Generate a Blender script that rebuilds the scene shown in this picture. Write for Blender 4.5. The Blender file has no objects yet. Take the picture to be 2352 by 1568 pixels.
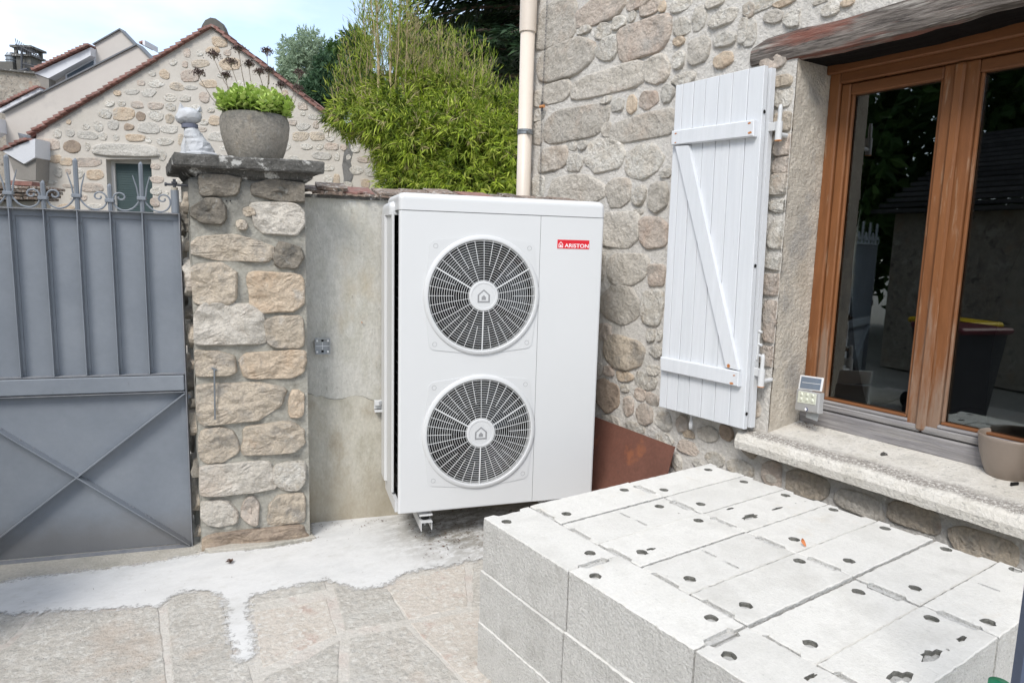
import bpy, bmesh, math, random
import numpy as np
from mathutils import Vector, noise, Matrix
random.seed(7); RS = np.random.RandomState(11)
sc = bpy.context.scene
C = sc.collection
# ------------------------------------------------------------------ camera
CP = np.array([-1.27894, -2.00389, 1.57593]); YAW, PIT, ROL, FPX = 0.964644, 0.139393, -0.026941, 1576.757
def _cam():
    f = np.array([math.cos(YAW)*math.cos(PIT), math.sin(YAW)*math.cos(PIT), -math.sin(PIT)])
    r = np.array([math.sin(YAW), -math.cos(YAW), 0.]); d = np.cross(f, r)
    return np.array([math.cos(ROL)*r+math.sin(ROL)*d, -math.sin(ROL)*r+math.cos(ROL)*d, f])
RC = _cam()
cd = bpy.data.cameras.new('camera'); cam = bpy.data.objects.new('camera', cd); C.objects.link(cam)
cd.sensor_width = 36; cd.lens = FPX/2352*36; cd.clip_start = .05; cd.clip_end = 500
m4 = Matrix(((RC[0][0], -RC[1][0], -RC[2][0], CP[0]), (RC[0][1], -RC[1][1], -RC[2][1], CP[1]), (RC[0][2], -RC[1][2], -RC[2][2], CP[2]), (0, 0, 0, 1)))
cam.matrix_world = m4
sc.camera = cam
# ------------------------------------------------------------------ world, sun, exposure
SUN_EL, SUN_AZ = math.radians(47), math.radians(214)       # azimuth of the sun, measured from +x anticlockwise
W = bpy.data.worlds.new('World'); sc.world = W; W.use_nodes = True
nt = W.node_tree; nt.nodes.clear()
def N(t, k, **kw):
    n = t.nodes.new(k)
    for a, b in kw.items(): setattr(n, a, b)
    return n
out = N(nt, 'ShaderNodeOutputWorld'); bg = N(nt, 'ShaderNodeBackground'); bg.inputs[1].default_value = .13
sky = N(nt, 'ShaderNodeTexSky', sky_type='NISHITA', sun_disc=False); sky.sun_elevation = SUN_EL; sky.sun_rotation = math.pi/2-SUN_AZ
sky.air_density = 1.0; sky.dust_density = .6; sky.ozone_density = 1.6
tc = N(nt, 'ShaderNodeTexCoord'); mp = N(nt, 'ShaderNodeMapping'); mp.inputs['Scale'].default_value = (1., 1., 2.6); mp.inputs['Location'].default_value = (.4, .1, .3)
ns = N(nt, 'ShaderNodeTexNoise'); ns.inputs['Scale'].default_value = 2.1; ns.inputs['Detail'].default_value = 7; ns.inputs['Roughness'].default_value = .5
rp = N(nt, 'ShaderNodeValToRGB'); rp.color_ramp.elements[0].position = .40; rp.color_ramp.elements[1].position = .68
rp.color_ramp.elements[0].color = (.22, .22, .22, 1)
mx = N(nt, 'ShaderNodeMixRGB'); mx.inputs[2].default_value = (5.9, 6.1, 6.4, 1)
L = nt.links.new
L(tc.outputs['Generated'], mp.inputs[0]); L(mp.outputs[0], ns.inputs[0]); L(ns.outputs[0], rp.inputs[0]); L(rp.outputs[0], mx.inputs[0]); L(sky.outputs[0], mx.inputs[1]); L(mx.outputs[0], bg.inputs[0]); L(bg.outputs[0], out.inputs[0])
sd = bpy.data.lights.new('sun', 'SUN'); sd.energy = 1.5; sd.angle = math.radians(20); sd.color = (1, .965, .91)
sun = bpy.data.objects.new('sun', sd); C.objects.link(sun)
sv = Vector((math.cos(SUN_EL)*math.cos(SUN_AZ), math.cos(SUN_EL)*math.sin(SUN_AZ), math.sin(SUN_EL)))
sun.rotation_euler = sv.to_track_quat('Z', 'Y').to_euler(); sun.location = (0, 0, 12)
sc.view_settings.view_transform = 'Standard'; sc.view_settings.look = 'None'; sc.view_settings.gamma = 1; sc.view_settings.use_curve_mapping = False
sc.view_settings.exposure = 1.0
# ------------------------------------------------------------------ geometry helpers
class Pl:
    """vertical plane: o origin, u horizontal axis, n axis pointing away from the camera side"""
    def __init__(s, o, ang, flip=1):
        s.o = np.array(o, float); s.u = np.array([math.cos(ang), math.sin(ang), 0.]); s.n = np.array([-math.sin(ang), math.cos(ang), 0.])*flip
    def at(s, x, y, off=0.):
        d = np.array([(x-1176)/FPX, (y-784)/FPX, 1.])@RC
        o = s.o+s.n*off; t = ((o-CP)@s.n)/(d@s.n); return CP+t*d
    def loc(s, p): p = np.asarray(p)-s.o; return (p@s.u, p[2], p@s.n)
    def uz(s, x, y, off=0.): a = s.loc(s.at(x, y, off)); return (a[0], a[1])
    def pt(s, u, z, off=0.): return s.o+s.u*u+s.n*off+np.array([0, 0, z-s.o[2]])
def ground_at(x, y, z=0.):
    d = np.array([(x-1176)/FPX, (y-784)/FPX, 1.])@RC; t = (z-CP[2])/d[2]; return CP+t*d
def depth_at(x, y, Y):
    return CP+Y*(np.array([(x-1176)/FPX, (y-784)/FPX, 1.])@RC)
HOUSE = Pl((1.5, 0, 0), 1.542193, -1)
GW = Pl((-.104, 1.622, 0), -.295)          # rendered garden wall face
PUMP = Pl(GW.o-GW.n*.45, -.290)
PF1, PF2 = np.array([-.669, 1.579, 0]), np.array([-.168, 1.428, 0])
PIL = Pl(PF1, math.atan2(PF2[1]-PF1[1], PF2[0]-PF1[0]))
GATE = Pl((-.706, 1.655, 0), -.3036)
VD = np.array([math.cos(YAW), math.sin(YAW), 0])
def FAR(Y): return Pl(CP*np.array([1, 1, 0])+VD*Y, math.atan2(RC[0][1], RC[0][0]))
WL = {}                                    # world location of each object
def mk(name, verts, faces, mat=None, parent=None, smooth=False, label=None, cat=None, group=None, kind=None, mi=None):
    v = np.asarray(verts, float).reshape(-1, 3)
    o3 = np.array([(v[:, 0].min()+v[:, 0].max())/2, (v[:, 1].min()+v[:, 1].max())/2, v[:, 2].min()])
    me = bpy.data.meshes.new(name); me.from_pydata((v-o3).tolist(), [], [tuple(int(i) for i in f) for f in faces])
    mats = mat if isinstance(mat, (list, tuple)) else [mat]
    for m in mats:
        if m: me.materials.append(m)
    if smooth: me.polygons.foreach_set('use_smooth', [True]*len(me.polygons))
    if mi is not None: me.polygons.foreach_set('material_index', mi)
    me.update()
    ob = bpy.data.objects.new(name, me); C.objects.link(ob)
    if parent is not None:
        ob.parent = parent; ob.location = Vector(o3-WL[parent.name])
    else: ob.location = Vector(o3)
    WL[ob.name] = o3
    tag(ob, label, cat, group, kind)
    return ob
def tag(ob, label=None, cat=None, group=None, kind=None):
    if label: ob['label'] = label
    if cat: ob['category'] = cat
    if group: ob['group'] = group
    if kind: ob['kind'] = kind
    return ob
def empty(name, loc, label=None, cat=None, group=None, kind=None, parent=None):
    o = bpy.data.objects.new(name, None); C.objects.link(o); loc = np.asarray(loc, float); o.empty_display_size = .1
    if parent is not None: o.parent = parent; o.location = Vector(loc-WL[parent.name])
    else: o.location = Vector(loc)
    WL[o.name] = loc
    return tag(o, label, cat, group, kind)
class G:
    """geometry collector"""
    def __init__(s): s.v = []; s.f = []
    def add(s, v, f):
        b = len(s.v); s.v += [list(map(float, p)) for p in v]; s.f += [[i+b for i in q] for q in f]; return s
    def prism(s, front, back):
        n = len(front); f = [list(range(n))[::-1], list(range(n, 2*n))]
        for i in range(n): j = (i+1) % n; f.append([i, j, n+j, n+i])
        return s.add(list(front)+list(back), f)
    def slab(s, pl, uz, o0, o1): return s.prism([pl.pt(u, z, o0) for u, z in uz], [pl.pt(u, z, o1) for u, z in uz])
    def box(s, pl, u0, u1, z0, z1, o0, o1, bev=0.):
        if bev:
            b = min(bev, abs(u1-u0)*.45, abs(z1-z0)*.45, abs(o1-o0)*.45)
            A = [(u0+b, z0), (u1-b, z0), (u1, z0+b), (u1, z1-b), (u1-b, z1), (u0+b, z1), (u0, z1-b), (u0, z0+b)]
            sg = 1 if o1 > o0 else -1
            I = [(u0+b*1.4, z0+b), (u1-b*1.4, z0+b), (u1-b, z0+b*1.4), (u1-b, z1-b*1.4), (u1-b*1.4, z1-b), (u0+b*1.4, z1-b), (u0+b, z1-b*1.4), (u0+b, z0+b*1.4)]
            rings = [[pl.pt(*p, o0) for p in I], [pl.pt(*p, o0+sg*b) for p in A], [pl.pt(*p, o1-sg*b) for p in A], [pl.pt(*p, o1) for p in I]]
            return s.loft(rings, cap=True)
        return s.slab(pl, [(u0, z0), (u1, z0), (u1, z1), (u0, z1)], o0, o1)
    def loft(s, rings, cap=False, closed=True):
        n = len(rings[0]); v = [p for r in rings for p in r]; f = []
        for k in range(len(rings)-1):
            for i in range(n if closed else n-1):
                j = (i+1) % n; f.append([k*n+i, k*n+j, (k+1)*n+j, (k+1)*n+i])
        if cap: f.append(list(range(n))[::-1]); f.append([(len(rings)-1)*n+i for i in range(n)])
        return s.add(v, f)
    def tube(s, pts, r, n=8, cap=True):
        pts = [np.asarray(p, float) for p in pts]; rr = r if hasattr(r, '__len__') else [r]*len(pts); rings = []
        t0 = pts[1]-pts[0]; a = np.cross(t0, [0, 0, 1.]); 
        if np.linalg.norm(a) < 1e-6*np.linalg.norm(t0)+1e-9: a = np.array([1., 0, 0])
        a /= np.linalg.norm(a)
        for i, p in enumerate(pts):
            t = pts[min(i+1, len(pts)-1)]-pts[max(i-1, 0)]; t = t/(np.linalg.norm(t)+1e-12)
            a = a-t*(a@t); a /= np.linalg.norm(a)+1e-12; b = np.cross(t, a)
            rings.append([p+rr[i]*(math.cos(2*math.pi*k/n)*a+math.sin(2*math.pi*k/n)*b) for k in range(n)])
        return s.loft(rings, cap=cap)
    def lathe(s, c, prof, n=32, ax=None, cap=False):
        """prof: list of (radius, height along axis)"""
        c = np.asarray(c, float)
        if ax is None: e1, e2, e3 = np.eye(3)
        else: e1, e2, e3 = [np.asarray(q, float) for q in ax]
        rings = [[c+e1*r*math.cos(2*math.pi*k/n)+e2*r*math.sin(2*math.pi*k/n)+e3*h for k in range(n)] for r, h in prof]
        return s.loft(rings, cap=cap)
    def mk(s, name, mat=None, parent=None, **kw): return mk(name, s.v, s.f, mat, parent, **kw)
# ------------------------------------------------------------------ materials
def mat(name, cols, s=6., s2=70., fine=.12, rough=.85, bump=.4, bs=45., dist=.006, rnd=0., metal=0., spec=.35, stains=(), vs=(1, 1, 1), rot=(0, 0, 0), det=6., lo=.32, hi=.68, island=0., objrand=True, coat=0., trans=0., extra=None):
    m = bpy.data.materials.new(name); m.use_nodes = True; t = m.node_tree; t.nodes.clear(); l = t.links.new
    o = N(t, 'ShaderNodeOutputMaterial'); p = N(t, 'ShaderNodeBsdfPrincipled'); l(p.outputs[0], o.inputs[0])
    g = N(t, 'ShaderNodeNewGeometry'); mp = N(t, 'ShaderNodeMapping'); mp.inputs['Scale'].default_value = vs; mp.inputs['Rotation'].default_value = rot; l(g.outputs['Position'], mp.inputs[0]); co = mp.outputs[0]
    oi = N(t, 'ShaderNodeObjectInfo')
    if objrand:
        mu = N(t, 'ShaderNodeMath', operation='MULTIPLY'); mu.inputs[1].default_value = 37.; l(oi.outputs['Random'], mu.inputs[0])
        va = N(t, 'ShaderNodeVectorMath', operation='ADD'); l(co, va.inputs[0]); l(mu.outputs[0], va.inputs[1]); co = va.outputs[0]
    def noi(sc_, d=det, r=.6):
        q = N(t, 'ShaderNodeTexNoise'); q.inputs['Scale'].default_value = sc_; q.inputs['Detail'].default_value = d; q.inputs['Roughness'].default_value = r; l(co, q.inputs[0]); return q.outputs[0]
    n1 = noi(s); cr = N(t, 'ShaderNodeValToRGB'); el = cr.color_ramp.elements
    while len(el) < len(cols): el.new(.5)
    for i, c in enumerate(cols):
        el[i].position = lo+(hi-lo)*i/max(1, len(cols)-1); el[i].color = (*c, 1)
    fac = n1
    if island:
        ad = N(t, 'ShaderNodeMixRGB', blend_type='MIX'); ad.inputs[0].default_value = island; l(n1, ad.inputs[1]); l(g.outputs['Random Per Island'], ad.inputs[2]); fac = ad.outputs[0]
    l(fac, cr.inputs[0]); col = cr.outputs[0]
    def mixc(a, fac_, c, bt='MIX'):
        q = N(t, 'ShaderNodeMixRGB', blend_type=bt); l(a, q.inputs[1])
        if isinstance(fac_, float): q.inputs[0].default_value = fac_
        else: l(fac_, q.inputs[0])
        if isinstance(c, tuple): q.inputs[2].default_value = (*c, 1)
        else: l(c, q.inputs[2])
        return q.outputs[0]
    def ramp(v, a, b, x=0., y=1.):
        q = N(t, 'ShaderNodeMapRange'); q.inputs[1].default_value = a; q.inputs[2].default_value = b; q.inputs[3].default_value = x; q.inputs[4].default_value = y; l(v, q.inputs[0]); return q.outputs[0]
    if fine:
        f2 = ramp(noi(s2, 4., .7), .25, .75, 1-fine, 1+fine); cb = N(t, 'ShaderNodeCombineColor'); [l(f2, cb.inputs[i]) for i in range(3)]
        col = mixc(col, 1., cb.outputs[0], 'MULTIPLY')
    if rnd:
        f3 = ramp(oi.outputs['Random'], 0, 1, 1-rnd, 1+rnd); cb = N(t, 'ShaderNodeCombineColor'); [l(f3, cb.inputs[i]) for i in range(3)]
        col = mixc(col, 1., cb.outputs[0], 'MULTIPLY')
    for (c, s_, a, b, amt) in stains: col = mixc(col, ramp(noi(s_, 8., .65), a, b, 0., amt), c)
    if extra: col = extra(t, l, g, col, mixc, ramp, noi)
    l(col, p.inputs['Base Color']); p.inputs['Roughness'].default_value = rough; p.inputs['Metallic'].default_value = metal; p.inputs['Specular IOR Level'].default_value = spec
    if coat: p.inputs['Coat Weight'].default_value = coat
    if bump:
        b1 = N(t, 'ShaderNodeBump'); b1.inputs['Strength'].default_value = bump; b1.inputs['Distance'].default_value = dist; l(noi(bs, 8., .65), b1.inputs['Height'])
        l(b1.outputs[0], p.inputs['Normal'])
    if trans:
        tr = N(t, 'ShaderNodeBsdfTranslucent'); l(col, tr.inputs[0]); ms = N(t, 'ShaderNodeMixShader'); ms.inputs[0].default_value = trans; l(p.outputs[0], ms.inputs[1]); l(tr.outputs[0], ms.inputs[2]); l(ms.outputs[0], o.inputs[0])
    return m
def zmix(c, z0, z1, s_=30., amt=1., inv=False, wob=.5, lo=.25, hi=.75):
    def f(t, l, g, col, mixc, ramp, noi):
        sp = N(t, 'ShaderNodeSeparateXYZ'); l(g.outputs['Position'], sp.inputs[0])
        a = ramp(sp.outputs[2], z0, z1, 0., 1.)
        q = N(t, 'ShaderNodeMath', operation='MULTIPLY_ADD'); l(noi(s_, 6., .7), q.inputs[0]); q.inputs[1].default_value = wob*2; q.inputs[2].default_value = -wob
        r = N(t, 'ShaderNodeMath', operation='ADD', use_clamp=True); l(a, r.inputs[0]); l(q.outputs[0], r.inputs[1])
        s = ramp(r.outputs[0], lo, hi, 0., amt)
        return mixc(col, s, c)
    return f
SM = {
 'e': mat('pale_grey_rubble', [(.46, .435, .39), (.55, .52, .47), (.50, .47, .42)], s=8, rnd=.08, bump=.9, bs=30, dist=.03, fine=.2, stains=[((.34, .32, .29), 20., .6, .7, .5)]),
 'g': mat('grey_stone', [(.46, .425, .37), (.56, .52, .46), (.50, .46, .40), (.62, .575, .51)], s=5, rnd=.13, bump=1., bs=26, dist=.03, fine=.22, stains=[((.50, .39, .30), 3.5, .53, .68, .5), ((.26, .25, .24), 22., .60, .72, .5), ((.56, .54, .50), 30., .62, .75, .5)]),
 'p': mat('pink_stone', [(.49, .39, .32), (.55, .47, .40), (.48, .42, .36)], s=7, rnd=.07, bump=1., bs=30, dist=.028, fine=.2, stains=[((.36, .34, .31), 6, .5, .64, .75), ((.20, .18, .16), 26., .63, .75, .5)]),
 'w': mat('white_limestone', [(.56, .53, .475), (.66, .63, .57), (.58, .535, .465), (.70, .67, .615)], s=11, rnd=.12, bump=1., bs=36, dist=.035, fine=.22, stains=[((.24, .20, .15), 38., .60, .70, .75), ((.50, .38, .24), 9., .58, .70, .5)]),
 'o': mat('ochre_stone', [(.50, .38, .27), (.57, .47, .36), (.50, .39, .285)], s=9, rnd=.08, bump=1., bs=30, dist=.028, fine=.2, stains=[((.50, .47, .42), 9, .56, .66, .7)]),
 't': mat('tan_stone', [(.40, .36, .30), (.51, .44, .355), (.56, .48, .38), (.46, .40, .33)], s=6, rnd=.07, bump=1., bs=24, dist=.035, fine=.24, stains=[((.25, .24, .225), 8, .54, .66, .65), ((.60, .57, .52), 20., .6, .72, .6), ((.47, .30, .19), 5., .62, .72, .5)]),
 'd': mat('dark_lichened_stone', [(.12, .11, .095), (.22, .195, .16), (.16, .145, .12)], s=8, rnd=.08, bump=.9, bs=30, dist=.022, fine=.28, stains=[((.40, .385, .35), 32, .60, .68, .8), ((.07, .068, .065), 8., .56, .68, .6)]),
 'b': mat('brown_stone', [(.27, .20, .145), (.36, .285, .22), (.24, .19, .15)], s=8, rnd=.08, bump=.9, bs=34, dist=.02, fine=.22, stains=[((.45, .36, .26), 12, .58, .7, .6)]),
}
M_mortar = mat('grey_mortar', [(.56, .535, .49), (.65, .62, .575), (.60, .57, .525)], s=4, bump=1., bs=50, dist=.016, fine=.14, objrand=False, stains=[((.28, .27, .25), 30., .62, .74, .4)])
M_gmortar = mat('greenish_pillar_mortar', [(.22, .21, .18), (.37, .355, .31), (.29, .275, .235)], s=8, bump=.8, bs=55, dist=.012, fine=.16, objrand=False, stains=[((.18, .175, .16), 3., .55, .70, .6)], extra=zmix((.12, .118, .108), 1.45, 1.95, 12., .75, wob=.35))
M_gable = mat('beige_lime_mortar', [(.50, .46, .405), (.56, .52, .465)], s=2.5, bump=.5, bs=30, dist=.01, fine=.08, objrand=False, stains=[((.38, .35, .31), 2., .56, .72, .4)])
M_reveal = mat('beige_roughcast', [(.54, .475, .39), (.62, .56, .475), (.50, .455, .39)], s=5, bump=1., bs=60, dist=.02, fine=.12, objrand=False, stains=[((.34, .33, .32), 3.5, .56, .68, .6)])
M_render = mat('weathered_wall_render', [(.42, .41, .365), (.52, .505, .46), (.46, .445, .39), (.55, .54, .495)], s=3.2, vs=(1, 1, .55), bump=.8, bs=120, dist=.008, fine=.16, objrand=False, lo=.36, hi=.64,
    stains=[((.15, .14, .115), 60., .62, .72, .55), ((.42, .34, .22), 3., .56, .70, .5)], extra=zmix((.26, .225, .155), .62, .02, 7., .8, wob=.45))
M_render2 = mat('damp_lower_wall_render', [(.38, .355, .29), (.48, .455, .39), (.36, .32, .25)], s=4.2, vs=(1, 1, .6), bump=.6, bs=90, dist=.007, fine=.14, objrand=False, lo=.36, hi=.64,
    stains=[((.24, .20, .14), 5., .55, .72, .6), ((.50, .49, .45), 9., .6, .72, .4)], extra=zmix((.34, .285, .20), .50, .0, 6., .5, wob=.5))
M_cap = mat('lichened_concrete', [(.055, .053, .048), (.12, .115, .105), (.08, .078, .072)], s=12, bump=.9, bs=60, dist=.014, fine=.3, stains=[((.55, .54, .51), 13, .56, .62, .85), ((.36, .35, .33), 60., .60, .68, .6), ((.04, .04, .038), 10., .58, .7, .8)])
M_white = mat('white_enamelled_steel', [(.625, .63, .63), (.64, .645, .645)], s=2, fine=0, bump=.05, bs=400, dist=.001, rough=.38, spec=.5)
M_plastic = mat('white_plastic', [(.60, .605, .605), (.62, .625, .625)], s=3, fine=0, bump=0, rough=.42, spec=.5)
M_grillep = mat('grille_white_plastic', [(.66, .67, .67), (.68, .69, .69)], s=3, fine=0, bump=0, rough=.45, spec=.45)
M_black = mat('black_interior', [(.005, .005, .005), (.008, .008, .008)], s=3, fine=0, bump=0, rough=.6)
M_coil = mat('dark_coil_fins', [(.018, .02, .022), (.04, .043, .046)], s=90, vs=(1, 1, 4), fine=0, bump=0, rough=.45, metal=.4)
M_red = mat('red_badge', [(.62, .012, .025), (.66, .016, .03)], s=3, fine=0, bump=0, rough=.35)
M_print = mat('white_print', [(.85, .85, .85), (.86, .86, .86)], s=3, fine=0, bump=0, rough=.5)
M_logo = mat('grey_print', [(.26, .26, .265), (.28, .28, .285)], s=3, fine=0, bump=0, rough=.5)
M_line = mat('panel_seam', [(.16, .16, .165), (.2, .2, .2)], s=3, fine=0, bump=0, rough=.6)
M_gate = mat('slate_blue_gate_paint', [(.175, .195, .222), (.195, .215, .242), (.215, .235, .262)], s=2.6, s2=30, fine=.05, bump=.12, bs=160, dist=.002, rough=.5, spec=.4, objrand=False,
    stains=[((.24, .255, .28), 14., .64, .72, .25), ((.10, .10, .105), 26., .68, .74, .35)], extra=zmix((.15, .14, .13), .30, .02, 9., .6, wob=.25))
M_gate2 = mat('dusty_gate_steel', [(.17, .18, .205), (.24, .245, .255)], s=20, fine=.1, bump=.2, bs=80, dist=.003, rough=.6, stains=[((.20, .09, .05), 24., .68, .72, .8), ((.34, .34, .33), 40., .6, .7, .5)])
M_shut = mat('white_painted_wood', [(.60, .62, .645), (.645, .66, .68), (.62, .64, .66)], s=4, s2=50, fine=.05, vs=(1, 1, .06), rough=.55, bump=.35, bs=60, dist=.004, spec=.35, stains=[((.42, .42, .43), 55., .66, .72, .35)])
M_rust = mat('rust_mark', [(.42, .14, .04), (.55, .28, .12)], s=60, fine=.2, bump=0)
M_pipe = mat('cream_pvc_pipe', [(.62, .54, .46), (.66, .585, .505)], s=1.5, fine=.03, bump=0, rough=.42, spec=.45)
M_zinc = mat('zinc_metal', [(.20, .22, .24), (.30, .32, .34)], s=20, fine=.08, bump=.1, rough=.5, metal=.6)
M_steel = mat('galvanised_bolt', [(.45, .46, .47), (.6, .61, .62)], s=60, fine=.05, bump=0, rough=.35, metal=.85)
M_dark = mat('dark_iron', [(.045, .047, .055), (.08, .082, .09)], s=30, fine=.1, bump=.2, rough=.6)
M_wood = mat('worn_varnished_window_wood', [(.155, .058, .022), (.22, .088, .032), (.175, .068, .025)], s=6, s2=60, fine=.15, vs=(1, 1, .12), bump=.5, bs=50, dist=.004, rough=.5, objrand=False,
    stains=[((.34, .23, .15), 34., .58, .68, .6), ((.06, .045, .035), 22., .64, .72, .5)], extra=zmix((.25, .185, .14), 1.75, .45, 15., .75, wob=.8, lo=.42, hi=.66))
M_woodh = mat('varnished_horizontal_wood', [(.15, .058, .022), (.20, .08, .03)], s=6, s2=60, fine=.15, vs=(1, .12, 1), bump=.4, bs=50, dist=.003, rough=.5, objrand=False)
M_greyw = mat('silvered_bare_wood', [(.16, .155, .155), (.30, .285, .275), (.22, .21, .215), (.36, .345, .335)], s=30, s2=80, fine=.2, vs=(1, .05, 1), bump=.9, bs=60, dist=.006, rough=.85, objrand=False, stains=[((.08, .075, .07), 40., .62, .7, .6)])
def beamred(t, l, g, col, mixc, ramp, noi):
    sp = N(t, 'ShaderNodeSeparateXYZ'); l(g.outputs['Position'], sp.inputs[0]); a = ramp(sp.outputs[1], -.20, .0, 0., 1.)
    q = N(t, 'ShaderNodeMath', operation='MULTIPLY'); l(a, q.inputs[0]); l(ramp(noi(7., 6., .6), .38, .56, .15, .8), q.inputs[1]); return mixc(col, q.outputs[0], (.15, .055, .042))
M_beam = mat('old_oak_beam', [(.045, .037, .033), (.20, .175, .155), (.09, .075, .066), (.36, .335, .30)], s=26, s2=70, fine=.4, det=10., vs=(1, .10, 1), bump=1., bs=60, dist=.016, rough=.9, objrand=False, rot=(.0, 0, 0), stains=[((.22, .075, .05), 14., .50, .60, .7), ((.04, .033, .03), 40., .60, .68, .8)])
M_beam_shade = mat('shaded_oak_soffit', [(.006, .005, .005), (.014, .012, .011)], s=24, fine=.2, vs=(1, .1, 1), spec=.1, bump=.6, bs=50, dist=.008, rough=.95, objrand=False)  # near-black copy of the beam wood: shade painted onto the underside
M_sill = mat('cast_concrete_sill', [(.56, .53, .47), (.66, .63, .575), (.60, .565, .50)], s=5, bump=.6, bs=70, dist=.01, fine=.12, objrand=False, stains=[((.16, .155, .14), 75., .585, .64, .6), ((.30, .28, .25), 9., .57, .68, .45), ((.10, .10, .095), 24., .63, .70, .6)])
def sillband(t, l, g, col, mixc, ramp, noi):
    d = N(t, 'ShaderNodeVectorMath', operation='DOT_PRODUCT'); l(g.outputs['Position'], d.inputs[0]); d.inputs[1].default_value = (.9996, -.0286, 0)
    q = N(t, 'ShaderNodeMath', operation='MULTIPLY_ADD'); l(noi(9., 8., .7), q.inputs[0]); q.inputs[1].default_value = .09; l(d.outputs['Value'], q.inputs[2])
    a, b = ramp(q.outputs[0], 1.455, 1.475), ramp(q.outputs[0], 1.52, 1.575, 1., 0.); m_ = N(t, 'ShaderNodeMath', operation='MULTIPLY'); l(a, m_.inputs[0]); l(b, m_.inputs[1])
    s_ = N(t, 'ShaderNodeSeparateXYZ'); l(g.outputs['Position'], s_.inputs[0]); m2 = N(t, 'ShaderNodeMath', operation='MULTIPLY'); l(m_.outputs[0], m2.inputs[0]); l(ramp(s_.outputs[2], .715, .728), m2.inputs[1])
    c2 = mixc(col, 1., (.30, .275, .245)); c2 = mixc(c2, ramp(noi(90., 4., .7), .5, .6), (.66, .63, .58)); c2 = mixc(c2, ramp(noi(34., 5., .7), .6, .67, 0, .8), (.10, .10, .095)); return mixc(col, m2.outputs[0], c2)
M_sill = mat('cast_concrete_sill', [(.56, .53, .47), (.66, .63, .575), (.60, .565, .50)], s=5, bump=.8, bs=70, dist=.012, fine=.12, objrand=False, stains=[((.30, .29, .27), 45., .58, .64, .5), ((.42, .40, .36), 9., .57, .68, .45), ((.16, .16, .15), 24., .62, .68, .5)], extra=sillband)
M_sillw = mat('worn_sill_edge', [(.33, .295, .26), (.44, .40, .35), (.25, .23, .21)], s=60, bump=1., bs=110, dist=.012, fine=.3, objrand=False, stains=[((.72, .69, .64), 90., .54, .62, .85), ((.08, .08, .075), 30., .60, .68, .7)])
M_blockt = mat('pale_concrete_block', [(.57, .555, .515), (.66, .645, .605), (.61, .595, .555)], s=4, s2=90, bump=.55, bs=150, dist=.006, fine=.07, rnd=.05, stains=[((.58, .50, .38), 3.5, .60, .74, .5), ((.36, .355, .33), 75., .62, .70, .45), ((.50, .485, .45), 6., .55, .70, .5)])
M_blocks = mat('open_textured_block_side', [(.58, .57, .54), (.68, .67, .64), (.62, .61, .58)], s=7, s2=120, bump=1., bs=120, dist=.014, fine=.2, rnd=.04, stains=[((.24, .235, .215), 170., .60, .68, .75)])
M_hole = mat('rough_grey_hole', [(.13, .13, .115), (.24, .235, .21)], s=60, bump=1., bs=120, dist=.012, fine=.3)
M_rustp = mat('rusty_steel_sheet', [(.115, .050, .035), (.155, .068, .048), (.14, .058, .04)], s=4, s2=60, fine=.12, bump=.4, bs=80, dist=.003, rough=.75, stains=[((.30, .11, .05), 7., .57, .68, .6), ((.30, .19, .15), 40., .68, .72, .5), ((.10, .05, .04), 18., .62, .7, .5)])
M_pot = mat('weathered_cement_planter', [(.20, .185, .16), (.30, .275, .235), (.25, .22, .18)], s=9, s2=110, bump=.6, bs=80, dist=.008, fine=.25, stains=[((.40, .39, .36), 26., .60, .66, .5), ((.30, .22, .12), 5., .58, .7, .5), ((.12, .115, .10), 46., .58, .64, .5)], extra=zmix((.09, .088, .08), 2.06, 2.24, 60., .85, wob=.6))
M_cat = mat('white_painted_carved_cat', [(.40, .41, .425), (.50, .51, .525), (.45, .455, .46)], s=14, fine=.1, bump=.3, bs=40, dist=.004, rough=.7, stains=[((.30, .29, .28), 18., .62, .72, .5)])
M_collar = mat('slate_collar', [(.13, .14, .19), (.17, .18, .23)], s=20, fine=.1, bump=.2, rough=.7)
M_sedum = mat('fleshy_pale_green_leaf', [(.32, .47, .09), (.46, .60, .15), (.58, .68, .24)], s=8, fine=.08, bump=0, rough=.45, island=.8, lo=.1, hi=.9, trans=.25)
M_dry = mat('dry_flower_stalk', [(.20, .16, .13), (.30, .25, .21)], s=60, fine=.1, bump=0)
M_dryh = mat('dry_dark_flower_head', [(.055, .036, .032), (.12, .08, .07)], s=60, fine=.1, bump=0, island=.7)
M_tile = mat('old_red_roof_tile', [(.22, .11, .09), (.29, .15, .125), (.19, .115, .10)], s=14, fine=.2, rnd=.22, bump=.5, bs=60, dist=.01, stains=[((.30, .28, .25), 18., .55, .66, .7), ((.07, .065, .06), 12., .60, .7, .7)])
M_cope = mat('mossy_coping_tile', [(.15, .11, .09), (.22, .165, .13), (.14, .125, .11)], s=14, fine=.25, rnd=.3, bump=.8, bs=50, dist=.012, stains=[((.56, .54, .50), 30., .55, .60, .85), ((.05, .048, .042), 20., .55, .61, .85)])
M_cream = mat('cream_house_render', [(.50, .46, .42), (.55, .51, .465)], s=.8, fine=.03, bump=.2, bs=60, dist=.005, objrand=False, stains=[((.38, .355, .335), 1.1, .56, .72, .5)])
M_fascia = mat('white_fascia_board', [(.60, .61, .64), (.66, .67, .69)], s=2, fine=.05, bump=.1, rough=.6)
M_soffit = mat('grey_soffit', [(.22, .205, .185), (.28, .26, .235)], s=3, fine=.08, bump=.2)
M_edge = mat('zinc_verge_flashing', [(.13, .14, .15), (.17, .175, .185)], s=5, fine=.05, bump=0, rough=.5)
M_roller = mat('dark_green_roller_shutter', [(.055, .085, .088), (.07, .10, .10)], s=3, fine=.05, bump=0, rough=.5)
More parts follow.
